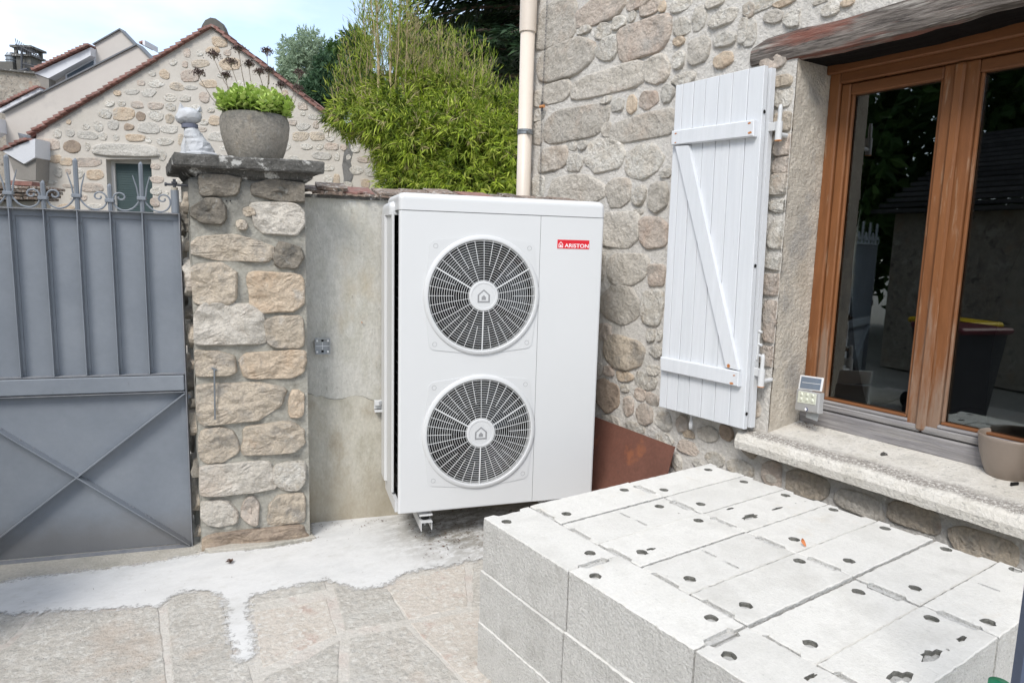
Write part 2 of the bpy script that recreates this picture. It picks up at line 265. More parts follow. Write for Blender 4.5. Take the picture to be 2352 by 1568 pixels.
M_wframe = mat('pale_window_frame', [(.55, .53, .50), (.60, .58, .55)], s=3, fine=.03, bump=0, rough=.5)
M_farglass = mat('dull_window_glass', [(.06, .08, .10), (.10, .13, .16)], s=1.5, fine=0, bump=0, rough=.08, spec=.8)
M_slab = mat('worn_paving_slab', [(.45, .42, .37), (.53, .50, .45), (.48, .45, .40), (.57, .54, .49)], s=5, s2=60, fine=.16, rnd=.04, bump=1., bs=40, dist=.016, stains=[((.68, .66, .61), 42., .52, .60, .6), ((.33, .32, .295), 34., .55, .63, .6), ((.42, .40, .36), 7., .52, .64, .4), ((.48, .36, .27), 2.4, .56, .70, .5), ((.60, .585, .54), 4., .56, .68, .5)])
M_slabr = mat('reddish_paving_slab', [(.50, .455, .395), (.56, .51, .45), (.51, .455, .39)], s=6, s2=70, fine=.14, bump=.8, bs=50, dist=.012, stains=[((.42, .27, .22), 9., .56, .66, .5), ((.66, .64, .59), 44., .53, .60, .65), ((.36, .34, .31), 34., .57, .64, .45), ((.33, .32, .30), 10., .6, .7, .45)])
M_joint = mat('paving_joint_mortar', [(.50, .47, .42), (.57, .54, .49), (.53, .46, .41)], s=5, bump=.8, bs=50, dist=.012, fine=.14, objrand=False, stains=[((.30, .16, .12), 3., .60, .70, .4)])
def litter_shade(t, l, g, col, mixc, ramp, noi):       # leaf litter and the heat pump's shadow, painted into the mortar colour
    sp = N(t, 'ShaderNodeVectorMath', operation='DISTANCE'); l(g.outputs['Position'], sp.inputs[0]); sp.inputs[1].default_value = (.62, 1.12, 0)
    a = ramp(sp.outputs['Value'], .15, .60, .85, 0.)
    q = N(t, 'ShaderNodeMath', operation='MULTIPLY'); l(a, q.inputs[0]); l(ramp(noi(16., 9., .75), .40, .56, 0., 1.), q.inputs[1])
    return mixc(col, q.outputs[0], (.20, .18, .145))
M_cement = mat('fresh_white_mortar_strip', [(.55, .55, .54), (.65, .645, .63), (.60, .595, .58)], s=3, s2=40, vs=(.6, 1, 1), fine=.05, bump=.35, bs=40, dist=.006, objrand=False, stains=[((.42, .41, .38), 90., .66, .72, .5), ((.46, .45, .42), 4., .54, .70, .55), ((.50, .485, .45), 26., .58, .66, .4)], extra=litter_shade)
def feather(m):      # thin skim of mortar that wears through towards its edge; 'edge' = distance to the outline in metres
    t = m.node_tree; l = t.links.new; o = [n for n in t.nodes if n.type == 'OUTPUT_MATERIAL'][0]; sh = o.inputs[0].links[0].from_socket
    a = N(t, 'ShaderNodeAttribute', attribute_name='edge'); g = N(t, 'ShaderNodeNewGeometry'); q = N(t, 'ShaderNodeTexNoise'); q.inputs['Scale'].default_value = 34; q.inputs['Detail'].default_value = 8; q.inputs['Roughness'].default_value = .7; l(g.outputs['Position'], q.inputs[0])
    ma = N(t, 'ShaderNodeMath', operation='MULTIPLY_ADD'); l(q.outputs[0], ma.inputs[0]); ma.inputs[1].default_value = .16; l(a.outputs['Fac'], ma.inputs[2]); r = N(t, 'ShaderNodeMapRange'); r.inputs[1].default_value = .100; r.inputs[2].default_value = .064; l(ma.outputs[0], r.inputs[0])
    tr = N(t, 'ShaderNodeBsdfTransparent'); ms = N(t, 'ShaderNodeMixShader'); l(r.outputs[0], ms.inputs[0]); l(tr.outputs[0], ms.inputs[1]); l(sh, ms.inputs[2]); l(ms.outputs[0], o.inputs[0])
feather(M_cement)
M_thresh = mat('rough_concrete_threshold', [(.38, .36, .31), (.48, .45, .395), (.43, .40, .345)], s=5, bump=.8, bs=70, dist=.01, fine=.2, objrand=False, stains=[((.46, .44, .40), 50., .6, .68, .6)])
M_ground = mat('beige_ground', [(.30, .28, .25), (.38, .36, .32)], s=2, bump=.6, bs=30, dist=.02, fine=.15, objrand=False)
def leafmat(name, cols, tr=.3, s=1.6, isl=.55): return mat(name, cols, s=s, fine=0, bump=0, rough=.55, island=isl, lo=.2, hi=.8, trans=tr, spec=.25)
M_bam = leafmat('bamboo_leaf', [(.06, .10, .012), (.15, .22, .02), (.28, .36, .04), (.42, .44, .10)])
M_bamd = leafmat('shaded_inner_bamboo_leaf', [(.03, .055, .01), (.07, .11, .015)])  # leaf colour darkened for the shade inside the thicket
M_cane = mat('dry_bamboo_cane', [(.30, .22, .12), (.42, .34, .20)], s=20, fine=.15, bump=0)
M_bam2 = leafmat('sunlit_bamboo_leaf', [(.20, .28, .02), (.36, .46, .04), (.50, .56, .10)])  # brighter leaf copy, sun highlights put into the colour
M_straw = leafmat('straw_bamboo_leaf', [(.30, .26, .12), (.42, .36, .18)])
M_fir = leafmat('dark_fir_needles', [(.010, .026, .012), (.022, .05, .02), (.04, .075, .025)], tr=.12)
M_mid = leafmat('mid_green_leaf', [(.03, .07, .015), (.06, .12, .03), (.10, .17, .04)])
M_birch = leafmat('pale_birch_leaf', [(.20, .27, .17), (.28, .36, .24), (.34, .42, .30)])
M_darkg = leafmat('dark_evergreen_leaf', [(.025, .06, .03), (.05, .10, .05), (.07, .13, .06)])
M_bark = mat('bark', [(.08, .06, .045), (.14, .11, .08)], s=10, fine=.2, bump=.6, bs=30, dist=.02)
M_tealpost = mat('slate_blue_post_paint', [(.06, .08, .125), (.075, .095, .145)], s=4, fine=.05, bump=.1, rough=.5)
M_greenp = mat('green_plastic', [(.01, .20, .09), (.015, .24, .11)], s=4, fine=0, bump=0, rough=.4)
M_taupe = mat('taupe_glazed_pot', [(.235, .19, .155), (.26, .212, .175)], s=4, fine=.03, bump=0, rough=.35, spec=.5)
M_silver = mat('silver_plastic', [(.42, .42, .42), (.48, .48, .48)], s=5, fine=0, bump=0, rough=.35, metal=.3)
M_lens = mat('clear_lamp_lens', [(.62, .64, .52), (.74, .75, .64)], s=30, fine=0, bump=0, rough=.15, spec=.8)
M_solar = mat('solar_cell', [(.16, .20, .26), (.20, .25, .32)], s=4, fine=0, bump=0, rough=.12, spec=.9)
M_boxp = mat('grey_junction_box_plastic', [(.30, .315, .325), (.40, .415, .42)], s=20, fine=.05, bump=0, rough=.4)
M_leafo = mat('dry_orange_leaf', [(.48, .16, .06), (.60, .24, .10)], s=30, fine=.1, bump=0)
M_litter = mat('brown_litter', [(.07, .04, .03), (.17, .10, .07)], s=60, fine=.1, bump=0, island=.6)
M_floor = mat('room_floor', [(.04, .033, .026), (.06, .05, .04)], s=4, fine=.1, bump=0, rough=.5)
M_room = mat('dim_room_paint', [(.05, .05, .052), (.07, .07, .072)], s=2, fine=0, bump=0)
M_reflstrip = mat('pale_grey_reflection_strip', [(.42, .46, .465), (.52, .55, .555)], s=8, vs=(1, 6, .2), fine=.05, bump=0)
M_bin = mat('dark_bin_plastic', [(.03, .03, .035), (.045, .045, .05)], s=4, fine=0, bump=0, rough=.5)
M_yel = mat('yellow_bin_lid', [(.62, .42, .01), (.68, .47, .015)], s=4, fine=0, bump=0, rough=.4)
M_mar = mat('maroon_bin_lid', [(.10, .02, .03), (.13, .03, .04)], s=4, fine=0, bump=0, rough=.4)
M_slate = mat('dark_shed_roof', [(.05, .048, .05), (.10, .095, .095)], s=12, fine=.2, rnd=.3, bump=.5, bs=30, dist=.01)
def glassmat():
    m = bpy.data.materials.new('window_glass'); m.use_nodes = True; t = m.node_tree; t.nodes.clear()
    o = N(t, 'ShaderNodeOutputMaterial'); a = N(t, 'ShaderNodeBsdfTransparent'); a.inputs[0].default_value = (.6, .63, .63, 1); b = N(t, 'ShaderNodeBsdfGlossy'); b.inputs['Roughness'].default_value = .004
    b.inputs[0].default_value = (.95, 1, 1, 1); x = N(t, 'ShaderNodeMixShader'); f = N(t, 'ShaderNodeFresnel'); f.inputs[0].default_value = 1.95
    t.links.new(f.outputs[0], x.inputs[0]); t.links.new(a.outputs[0], x.inputs[1]); t.links.new(b.outputs[0], x.inputs[2]); t.links.new(x.outputs[0], o.inputs[0]); return m
M_glass = glassmat()
# ------------------------------------------------------------------ stones and walls
def fbm(p, s): return noise.noise(Vector(p)*s)+.5*noise.noise(Vector(p)*s*2.3)+.25*noise.noise(Vector(p)*s*5.1)
RINGS = [(1.03, -.3), (1.0, .35), (.975, .80), (.925, .98), (.80, 1.), (.62, 1.), (.42, 1.), (.22, 1.)]
def stone(pl, uc, zc, hw, hh, kind, rnd, parent, proud=.02, label=None, n=26, name='stone', rough=1., sink=.02, fac=False, lim=None, grow=1.07):
    ex = random.uniform(2.6, 3.4) if rnd else random.uniform(5, 9)
    sd_ = random.uniform(0, 50); skx, sky = random.uniform(-.07, .07), random.uniform(-.06, .06); tp = random.uniform(-.10, .10); tq = random.uniform(-.10, .10)
    hw *= grow; hh *= grow; amp = .13 if rnd else .05; kk = [random.uniform(0, 6.28) for _ in range(6)]; kd = [random.uniform(.86, 1.02) if rnd else random.uniform(1.0, 1.2) for _ in range(6)]
    g = G(); rings = []
    for sc_, h in RINGS:
        r = []
        for k in range(n):
            a = 2*math.pi*(k+.5)/n; ca, sa = math.cos(a), math.sin(a); q = (abs(ca)**ex+abs(sa)**ex)**(-1/ex)
            w = 1+amp*noise.noise(Vector((ca*1.3, sa*1.3, sd_)))+amp*.6*noise.noise(Vector((ca*3.4, sa*3.4, sd_+9)))
            for a_, d_ in zip(kk, kd):      # flat cleft sides
                dt = (ca*math.cos(a_)+sa*math.sin(a_))*q*w
                if dt > d_: w *= d_/dt
            x, y = ca*q*w*sc_, sa*q*w*sc_
            x, y = x*(1+tp*y)+skx*y, y*(1+tq*x)+sky*x
            u, z = uc+x*hw, zc+y*hh
            if lim and (uc > lim[0] or .78 < zc < 2.36): u = min(max(u, lim[0]), lim[1])
            P_ = pl.pt(u, z)
            d = -h*proud if h > 0 else sink
            if h > .3:
                rd = 1-2*abs(noise.noise(Vector(P_+sd_)*9)); d -= rough*(.010*fbm(P_+sd_, 7)+.0045*rd+.003*fbm(P_+sd_, 30)-.002)*min(1, (h-.2)*1.3)
            r.append(pl.pt(u, z, d))
        rings.append(r)
    g.loft(rings); c = len(g.v); cp = pl.pt(uc, zc, -proud*1.05); g.v.append(list(cp)); b = (len(RINGS)-1)*n
    for k in range(n): g.f.append([b+k, b+(k+1) % n, c])
    return g.mk(name, SM[kind], parent, smooth=not fac, label=label)
def place(pl, lst, fx, fy, parent, proud=.014, placed=None, off=0., **kw):
    ox, kx = fx; oy, ky = fy
    for cx, cy, w, h, kd in lst:
        x, y, w, h = ox+kx*cx, oy+ky*cy, kx*w, ky*h
        ul = pl.uz(x-w/2, y, off)[0]; ur = pl.uz(x+w/2, y, off)[0]; zt = pl.uz(x, y-h/2, off)[1]; zb = pl.uz(x, y+h/2, off)[1]
        uc, zc = (ul+ur)/2, (zt+zb)/2; hw, hh = abs(ur-ul)/2, (zt-zb)/2
        stone(pl, uc, zc, hw, hh, kd[0], len(kd) > 1 and kd[1] == 'r', parent, proud*random.uniform(.8, 1.25), **kw)
        if placed is not None: placed.append((uc, zc, hw, hh))
def fill(pl, placed, u0, u1, z0, z1, ok, sizes, kinds, ntry, parent, proud=.018, margin=.018, limit=400, **kw):
    cnt = 0
    for size in sizes:
        for _ in range(ntry):
            if cnt >= limit: return
            hw = size[0]*random.uniform(.75, 1.3); hh = size[1]*random.uniform(.75, 1.25)
            u, z = random.uniform(u0+hw, u1-hw), random.uniform(z0+hh, z1-hh)
            if not ok(u, z, hw, hh): continue
            if any(abs(u-a) < (hw+c)*.96+margin and abs(z-b) < (hh+d)*.96+margin for a, b, c, d in placed): continue
            k = random.choice(kinds); stone(pl, u, z, hw, hh, k[0], len(k) > 1, parent, proud*random.uniform(.7, 1.2), **kw); placed.append((u, z, hw, hh)); cnt += 1
def sheet(pl, rects, step, amp, off=0., sc_=14.):
    g = G()
    for (u0, u1, z0, z1) in rects:
        nu, nz = max(1, int(round((u1-u0)/step))), max(1, int(round((z1-z0)/step))); b = len(g.v)
        for j in range(nz+1):
            for i in range(nu+1):
                u, z = u0+(u1-u0)*i/nu, z0+(z1-z0)*j/nz; P_ = pl.pt(u, z)
                g.v.append(list(pl.pt(u, z, off+amp*fbm(P_, sc_)*.6+amp*.5*noise.noise(Vector(P_)*3))))
        for j in range(nz):
            for i in range(nu): a = b+j*(nu+1)+i; g.f.append([a, a+1, a+nu+2, a+nu+1])
    return g
# ---------------- the stone house on the right
UJ = -.12; UCM = HOUSE.uz(2163, 560, .25)[0]; UR = 2*UCM-UJ; ZS, ZL = .745, HOUSE.uz(1850, 152, .0)[1]; UC = HOUSE.uz(1190, 300)[0]; ZT = 4.6; OV = .26
house = empty('stone_house', HOUSE.pt(0, 0), 'tall house of grey and pale rubble stone with white shutter and wooden window', 'house')
g = sheet(HOUSE, [(UJ, UC, -.05, ZT), (UR, UJ, ZL+.1, ZT), (UR, UJ, -.05, ZS-.12), (UR-1.6, UR, -.05, ZT)], .03, .006)
g.mk('mortar_face', M_mortar, house, smooth=True)
g = G(); g.box(HOUSE, UJ, UC, -.05, ZT, .018, .5); g.box(HOUSE, UR, UJ, ZL+.22, ZT, .018, .5); g.box(HOUSE, UR, UJ, -.05, ZS-.13, .018, .5); g.box(HOUSE, UR-1.6, UR, -.05, ZT, .018, .5)
g.mk('wall', M_reveal, house)
REV = Pl(HOUSE.pt(UJ, 0, 0), math.atan2(HOUSE.n[1], HOUSE.n[0]))
sheet(REV, [(.0, OV+.02, ZS-.1, ZL+.1)], .012, .005, -.004, 20.).mk('reveal', M_reveal, house, smooth=True)
HP = []
XH, YH = (1148.4, .3296), (0, .3296)
place(HOUSE, [(395,160,265,300,'g'),(700,70,320,180,'p'),(970,20,165,80,'p'),(1050,60,130,90,'p'),(1135,50,45,75,'or'),(1262,30,140,95,'wr'),(460,418,375,245,'g'),(590,210,105,60,'wr'),(720,215,110,112,'wr'),(835,160,88,88,'wr'),(920,120,60,72,'wr'),(745,345,155,165,'wr'),
 (1010,268,340,245,'p'),(750,572,480,165,'g'),(395,645,185,140,'g'),(270,690,50,110,'g'),(1100,480,175,210,'gr'),(530,862,410,220,'g'),(742,700,75,52,'wr'),(825,732,80,98,'wr'),(925,728,64,132,'or'),(1040,698,130,130,'pr'),(995,885,425,170,'g'),(748,905,52,100,'g'),(270,805,82,80,'wr'),(262,930,70,150,'g'),
 (375,1105,185,160,'g'),(505,1015,70,66,'wr'),(580,1012,58,62,'wr'),(525,1130,110,125,'wr'),(730,1090,280,225,'wr'),(1010,1125,250,240,'wr'),(1162,1210,75,68,'wr'),(530,1325,405,215,'gr'),(825,1345,178,205,'gr'),(977,1362,92,130,'wr'),(1112,1370,135,215,'gr'),(265,1302,82,165,'wr'),
 (1265,190,120,125,'wr'),(1390,130,95,175,'wr'),(1560,128,195,112,'wr'),(1500,18,135,70,'gr'),(1570,278,145,105,'wr'),(1255,292,70,62,'or'),(1250,420,82,125,'wr'),(1392,355,135,175,'g'),(1560,420,125,118,'or'),(1745,70,85,105,'gr'),(1742,230,92,190,'w'),(1175,650,95,130,'wr'),(1285,555,150,95,'wr')], XH, YH, house, .013, HP, lim=(UJ+.004, UC+.012))
XH, YH = (1320.7, .29297), (401.95, .29297)
place(HOUSE, [(362,430,280,275,'g'),(500,288,75,42,'wr'),(620,452,205,240,'p'),(415,742,300,240,'g'),(645,785,125,165,'p'),(222,720,35,210,'g'),(350,1010,310,310,'gr'),(605,1035,175,290,'wr'),(237,1240,115,145,'pr'),(395,1395,325,265,'tr'),(600,1258,68,105,'wr'),(668,1262,40,90,'wr'),(635,1382,95,95,'wr'),(190,1530,60,85,'gr'),
 (1590,80,130,150,'g'),(1640,235,230,95,'wr'),(1650,470,240,210,'w'),(1600,695,250,95,'w'),(1600,862,270,165,'p'),(1610,1155,250,310,'p'),(1590,1432,290,155,'p')], XH, YH, house, .013, HP, lim=(UJ+.004, UC+.012))
XH, YH = (1320.7, .3296), (803.9, .3296)
place(HOUSE, [(170,120,50,65,'gr'),(240,145,75,68,'pr'),(350,182,118,72,'or'),(350,263,62,50,'wr'),(225,322,165,220,'br'),(375,392,66,142,'pr'),(455,308,82,82,'pr'),(495,218,160,115,'wr'),(545,342,92,84,'pr'),(550,140,82,76,'wr'),(485,450,116,150,'pr'),(620,490,120,125,'wr'),(748,510,85,125,'pr'),(790,582,85,56,'or'),
 (930,585,135,108,'gr'),(1060,575,100,105,'br'),(425,542,125,84,'wr'),(262,490,125,66,'gr'),(630,620,124,90,'wr'),(792,680,140,92,'pr'),(975,762,135,98,'wr'),(715,785,66,115,'wr'),(1155,815,180,120,'wr'),(870,792,95,46,'wr'),(1375,862,130,180,'p')], XH, YH, house, .011, HP)
XH, YH = (1764, .29297), (861.3, .29297)
place(HOUSE, [(45,770,100,150,'g'),(315,858,330,200,'t'),(715,1000,370,165,'g'),(1150,1105,400,190,'t'),(1690,1335,540,210,'t')], XH, YH, house, .012, HP, lim=(UJ+.004, 9))
XH, YH = (1493., .3296), (0, .3296)
place(HOUSE, [(760,42,195,92,'wr'),(868,118,130,92,'gr'),(1040,122,190,110,'wr'),(940,22,150,50,'or'),(1265,62,120,105,'wr'),(1385,25,90,45,'or'),(1190,10,90,40,'gr'),(655,215,60,170,'w'),(930,565,120,80,'t'),(925,690,120,120,'w'),(930,850,140,130,'t'),(940,1010,130,140,'p'),(935,1150,140,110,'p'),(920,1275,200,130,'g'),(950,1435,230,80,'wr')], XH, YH, house, .012, HP, lim=(UJ+.004, 9))
def okh(u, z, a, b):
    if u+a > UC-.02: return False
    if u-a < UJ+.01 and u+a > UR-.01 and z+b > ZS-.14 and z-b < ZL+.34: return False
    return True
nu_ = len(HP)
fill(HOUSE, HP, UR-.5, UC, 1.7, 3.7, okh, [(.10, .07), (.06, .05), (.04, .035), (.028, .022)], ['wr', 'gr', 'pr', 'wr', 'g'], 260, house, .012, .012, limit=95)
fill(HOUSE, HP, UR-.9, UC, .0, 2.0, okh, [(.12, .08), (.08, .055), (.05, .04), (.03, .024)], ['wr', 'gr', 'pr', 'tr', 'g'], 200, house, .012, .012, limit=85)
# lintel beam
def profile(pl, pts, o0, o1, name, m, parent, wob=.004, step=.05, off=None, smooth=False, **kw):
    uz = [pl.uz(x, y, o0 if off is None else off) for x, y in pts]; res = []
    for i in range(len(uz)):
        a, b = np.array(uz[i]), np.array(uz[(i+1) % len(uz)]); k = max(1, int(np.linalg.norm(b-a)/step))
        for j in range(k): p = a+(b-a)*j/k; res.append((p[0]+wob*random.uniform(-1, 1), p[1]+wob*random.uniform(-1, 1)))
    return G().slab(pl, res, o0, o1).mk(name, m, parent, **kw)
zb = [HOUSE.uz(x, y, -.012) for x, y in [(1727,156),(1850,133),(1912,121),(2000,101),(2094,79),(2200,48),(2352,6)]]
zt = [HOUSE.uz(x, y, -.012) for x, y in [(1727,106),(1766,82),(1809,66),(1919,42),(2021,12),(2080,-8)]]
uend = UR-.25; zmid_b = zb[-1][1]; zt_r = zt[-1][1]+.02
def interp(lst, u):
    lst = sorted(lst); return float(np.interp(u, [a for a, _ in lst], [b for _, b in lst]))
ustart = min(zb[0][0], zt[0][0]); us = np.arange(uend, zb[0][0]-.01, .04); us = np.append(us, max(zb[0][0], zt[0][0]))
rings = []
for u in us:
    b, t_ = interp(zb, u), interp(zt+[(uend, zt_r)], u); e = noise.noise(Vector((u*3, 0, 0)))*.008; e2 = noise.noise(Vector((u*11, 5, 0)))*.006
    f = .012+.008*noise.noise(Vector((u*6, 2, 2)))
    rings.append([HOUSE.pt(u, b+.012+e2, -f), HOUSE.pt(u, (b*2+t_)/3, -f-.008), HOUSE.pt(u, (b+2*t_)/3+e, -f-.006), HOUSE.pt(u, t_-.012+e2, -f+.002), HOUSE.pt(u, t_+e, .02), HOUSE.pt(u, t_+.0, .5), HOUSE.pt(u, b+.01, .5), HOUSE.pt(u, b+e2, .02)])
g = G(); g.loft(rings, cap=True); nface = len(g.f)
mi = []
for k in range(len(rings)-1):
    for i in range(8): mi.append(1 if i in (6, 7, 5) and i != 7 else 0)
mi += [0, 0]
lintel = g.mk('lintel_beam', [M_beam, M_beam_shade], house, mi=mi)
# sill
uL = HOUSE.uz(1690, 990, -.1)[0]; uE = UR-.35
rings = []
for k, u in enumerate(np.linspace(uE, uL, 60)):
    w = lambda s, q: .004*noise.noise(Vector((u*s, q, 3)))
    f = -.10+w(9, 1)
    rings.append([HOUSE.pt(u, .655+w(12, 2), f), HOUSE.pt(u, .690, f-.004), HOUSE.pt(u, .718+w(10, 4), f+.006), HOUSE.pt(u, .731+w(10, 5), f+.022), HOUSE.pt(u, .736+w(14, 6), f+.055), HOUSE.pt(u, .742+w(9, 7), .02), HOUSE.pt(u, .775, OV+.02), HOUSE.pt(u, .62, OV+.02), HOUSE.pt(u, .64, -.02)])
g = G(); g.loft(rings, cap=True); mi = []
for k in range(len(rings)-1):
    for i in range(9): mi.append(0)
mi += [0, 0]
sill = g.mk('window_sill', [M_sill, M_sillw], house, mi=[m if not m else 1 for m in mi])
# ---------------- window (two sashes)
WO = OV-.02     # front of outer frame
win = empty('window', HOUSE.pt(UCM, .78, WO), parent=house)
zb0 = .775; ztp = ZL+.03
def bar(name, u0, u1, z0, z1, o0, o1, m, b=.006, par=win): return G().box(HOUSE, u0, u1, z0, z1, o0, o1, b).mk(name, m, par)
uf = UJ-.002; ul_s = HOUSE.uz(1905, 570, .27)[0]; ul_g = HOUSE.uz(1932, 570, .27)[0]; um_g = HOUSE.uz(2121, 570, .27)[0]; um2_g = HOUSE.uz(2207, 570, .27)[0]
u_r = UR; mirror = lambda u: 2*UCM-u
ul_s = uf-.055; wst = abs(ul_g-ul_s)
zfr_t = HOUSE.uz(1960, 198, .27)[1]; zg_t = HOUSE.uz(1957, 221, .27)[1]; zg_b = HOUSE.uz(1906, 913, .27)[1]; 
bar('frame_post', ul_s, uf, zb0+.07, ztp, WO, WO+.10, M_wood); bar('frame_post', UR, mirror(ul_s), zb0+.07, ztp, WO, WO+.10, M_wood)
bar('frame_head', mirror(ul_s)-.001, ul_s-.001, zfr_t+.012, ztp, WO-.004, WO+.10, M_woodh)
bar('frame_head', UR, uf, ztp-.03, ztp+.02, WO-.03, WO-.005, M_woodh)
bar('frame_sill_rail', UR, uf, zb0-.01, zb0+.068, WO-.01, WO+.10, M_greyw)
for sgn in (0, 1):
    f = (lambda u: u) if not sgn else mirror
    a, b = ul_s-.002, UCM+.002
    sash = empty('sash', HOUSE.pt(f((a+b)/2), zg_b-.07, WO), parent=win)
    so = WO+.012
    def B(name, p, q, z0, z1, o0, o1, m, bv=.005): return G().box(HOUSE, min(f(p), f(q)), max(f(p), f(q)), z0, z1, o0, o1, bv).mk(name, m, win)
    zb_s = zb0+.070
    B('sash_stile', a, ul_g+.014, zb_s+.002, zfr_t+.01, so, so+.05, M_wood); B('glazing_bead', ul_g+.013, ul_g, zg_b-.003, zg_t+.005, so+.012, so+.03, M_wood, .004)
    B('sash_stile', um_g-.014, b, zb_s+.002, zfr_t+.01, so, so+.05, M_wood); B('glazing_bead', um_g, um_g-.013, zg_b-.003, zg_t+.005, so+.012, so+.03, M_wood, .004)
    B('sash_top_rail', ul_g+.013, um_g-.013, zg_t+.002, zfr_t+.008, so+.001, so+.05, M_woodh)
    B('sash_bottom_rail', a-.001, b+.001, zb_s+.003, zg_b-.028, so-.012, so+.05, M_greyw); B('sash_drip_moulding', ul_g+.02, um_g-.02, zg_b-.028, zg_b-.012, so-.004, so+.05, M_greyw); B('glazing_bead', ul_g+.01, um_g-.01, zg_b-.012, zg_b, so+.006, so+.04, M_woodh, .003)
    bpy.data.objects.remove(sash)
    x0, x1 = sorted((f(ul_g+.004), f(um_g-.004)))
    G().box(HOUSE, x0, x1, zg_b-.008, zg_t+.008, so+.030, so+.036).mk('glass_pane', M_glass, win)
bar('meeting_stile', UCM-.020, UCM+.020, zb0+.08, zfr_t+.008, WO-.006, WO+.012, M_wood, .008)
# dim room behind the glass
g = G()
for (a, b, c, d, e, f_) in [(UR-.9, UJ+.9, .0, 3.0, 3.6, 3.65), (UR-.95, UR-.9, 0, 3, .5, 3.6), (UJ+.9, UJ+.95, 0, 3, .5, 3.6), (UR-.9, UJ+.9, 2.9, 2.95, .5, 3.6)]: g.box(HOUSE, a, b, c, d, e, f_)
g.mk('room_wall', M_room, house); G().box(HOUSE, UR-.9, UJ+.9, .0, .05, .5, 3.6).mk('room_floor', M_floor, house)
cur = G(); pts = [HOUSE.uz(1936, y, .40) for y in (300, 300)]  # pale strip standing in for the reflection of reveal and shutter
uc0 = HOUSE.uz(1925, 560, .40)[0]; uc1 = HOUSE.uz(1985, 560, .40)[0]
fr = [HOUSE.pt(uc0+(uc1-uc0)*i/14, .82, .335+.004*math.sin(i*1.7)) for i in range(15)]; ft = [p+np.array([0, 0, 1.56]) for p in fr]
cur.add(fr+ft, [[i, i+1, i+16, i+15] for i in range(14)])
cur.mk('reflection_strip', M_reflstrip, None, smooth=True, label='narrow grey strip standing in for a reflection in the left window pane', cat='reflection_strip')
# flower sticker behind the glass
fl = G(); fc = HOUSE.pt(*HOUSE.uz(1998, 247, .33), .33)
def disc(g, c, pl, r, n=20, o0=0, o1=.001, sq=None):
    u, z, o = pl.loc(c); return g.prism([pl.pt(u+r*math.cos(2*math.pi*k/n), z+r*math.sin(2*math.pi*k/n), o+o0) for k in range(n)], [pl.pt(u+r*math.cos(2*math.pi*k/n), z+r*math.sin(2*math.pi*k/n), o+o1) for k in range(n)])
for k in range(6): disc(fl, fc+np.array([0, .024*math.cos(k*1.047), .024*math.sin(k*1.047)]), HOUSE, .014)
fl.mk('flower_sticker', M_yel, win)
# things dimly seen in the room
g = G(); c0 = HOUSE.pt(*HOUSE.uz(2372, 880, .55), .55); c0[2] = .70
g.lathe(c0, [(.05, 0), (.12, .02), (.145, .25), (.15, .5), (.125, .8), (.08, .98), (.0, 1.04)], 28)
c = g.mk('covered_stand', M_soffit, None, smooth=True, label='tall dark grey rounded object standing inside behind the right pane', cat='covered stand')
g = G(); tb = HOUSE.pt(UR-.1, .75, 1.1); g.box(HOUSE, UR-.8, UJ-.2, .70, .745, .62, 1.5, .01)
for a in (UR-.7, UJ-.3):
    for o in (.7, 1.4): g.box(HOUSE, a-.03, a+.03, .05, .70, o-.03, o+.03)
g.mk('table', M_floor, None, label='dark table inside the room just behind the window', cat='table')
# ---------------- shutter folded against the wall
SO = -.115
shut = empty('shutter', HOUSE.pt(*HOUSE.uz(1610, 955, SO), SO), parent=house, label='white plank shutter with two rails and diagonal brace')
q4 = [HOUSE.uz(1552, 197, SO), HOUSE.uz(1757, 150, SO), HOUSE.uz(1708, 986, SO), HOUSE.uz(1513, 933, SO)]
def bil(s, t_, q=None):
    q = q or q4; a = [q[0][i]*(1-s)+q[1][i]*s for i in (0, 1)]; b = [q[3][i]*(1-s)+q[2][i]*s for i in (0, 1)]; return (a[0]*(1-t_)+b[0]*t_, a[1]*(1-t_)+b[1]*t_)
fr = [0, .095, .23, .37, .52, .675, .84, 1.]
def plank(s0, s1, o0, o1, name='plank', q=None, b=.0022, m=M_shut):
    e = .0016; P4 = [bil(s0, 0, q), bil(s1, 0, q), bil(s1, 1, q), bil(s0, 1, q)]
    P4 = [(P4[0][0]-e, P4[0][1]), (P4[1][0]+e, P4[1][1]), (P4[2][0]+e, P4[2][1]), (P4[3][0]-e, P4[3][1])]
    g = G(); sh = lambda k: [(P4[0][0]-k, P4[0][1]-k), (P4[1][0]+k, P4[1][1]-k), (P4[2][0]+k, P4[2][1]+k), (P4[3][0]-k, P4[3][1]+k)]
    g.loft([[HOUSE.pt(u, z, o) for u, z in sh(k)] for o, k in ((o0, b), (o0+b, 0), (o1, 0))], cap=True); return g.mk(name, m, shut)
for i in range(7): plank(fr[i], fr[i+1], SO-.0007*(i % 2), SO+.026)
plank(.86, .985, SO+.027, SO+.029, 'back_batten')
def rail4(px, o0, o1, name, m=M_shut, par=shut, wob=0, b=.004):
    uz = [HOUSE.uz(x, y, o0) for x, y in px]; cu, cz = np.mean([a for a, _ in uz]), np.mean([a for _, a in uz])
    def sh(k): return [(u-math.copysign(k, u-cu), z-math.copysign(k, z-cz)) for u, z in uz]
    g = G(); g.loft([[HOUSE.pt(u, z, o) for u, z in sh(k)] for o, k in ((o0, b), (o0+b, 0), (o1, 0))], cap=True); return g.mk(name, m, par)
rail4([(1542,301),(1731,275),(1730,313),(1541,334)], SO-.028, SO-.001, 'rail'); rail4([(1516,819),(1696,853),(1694,888),(1516,850)], SO-.028, SO-.001, 'rail')
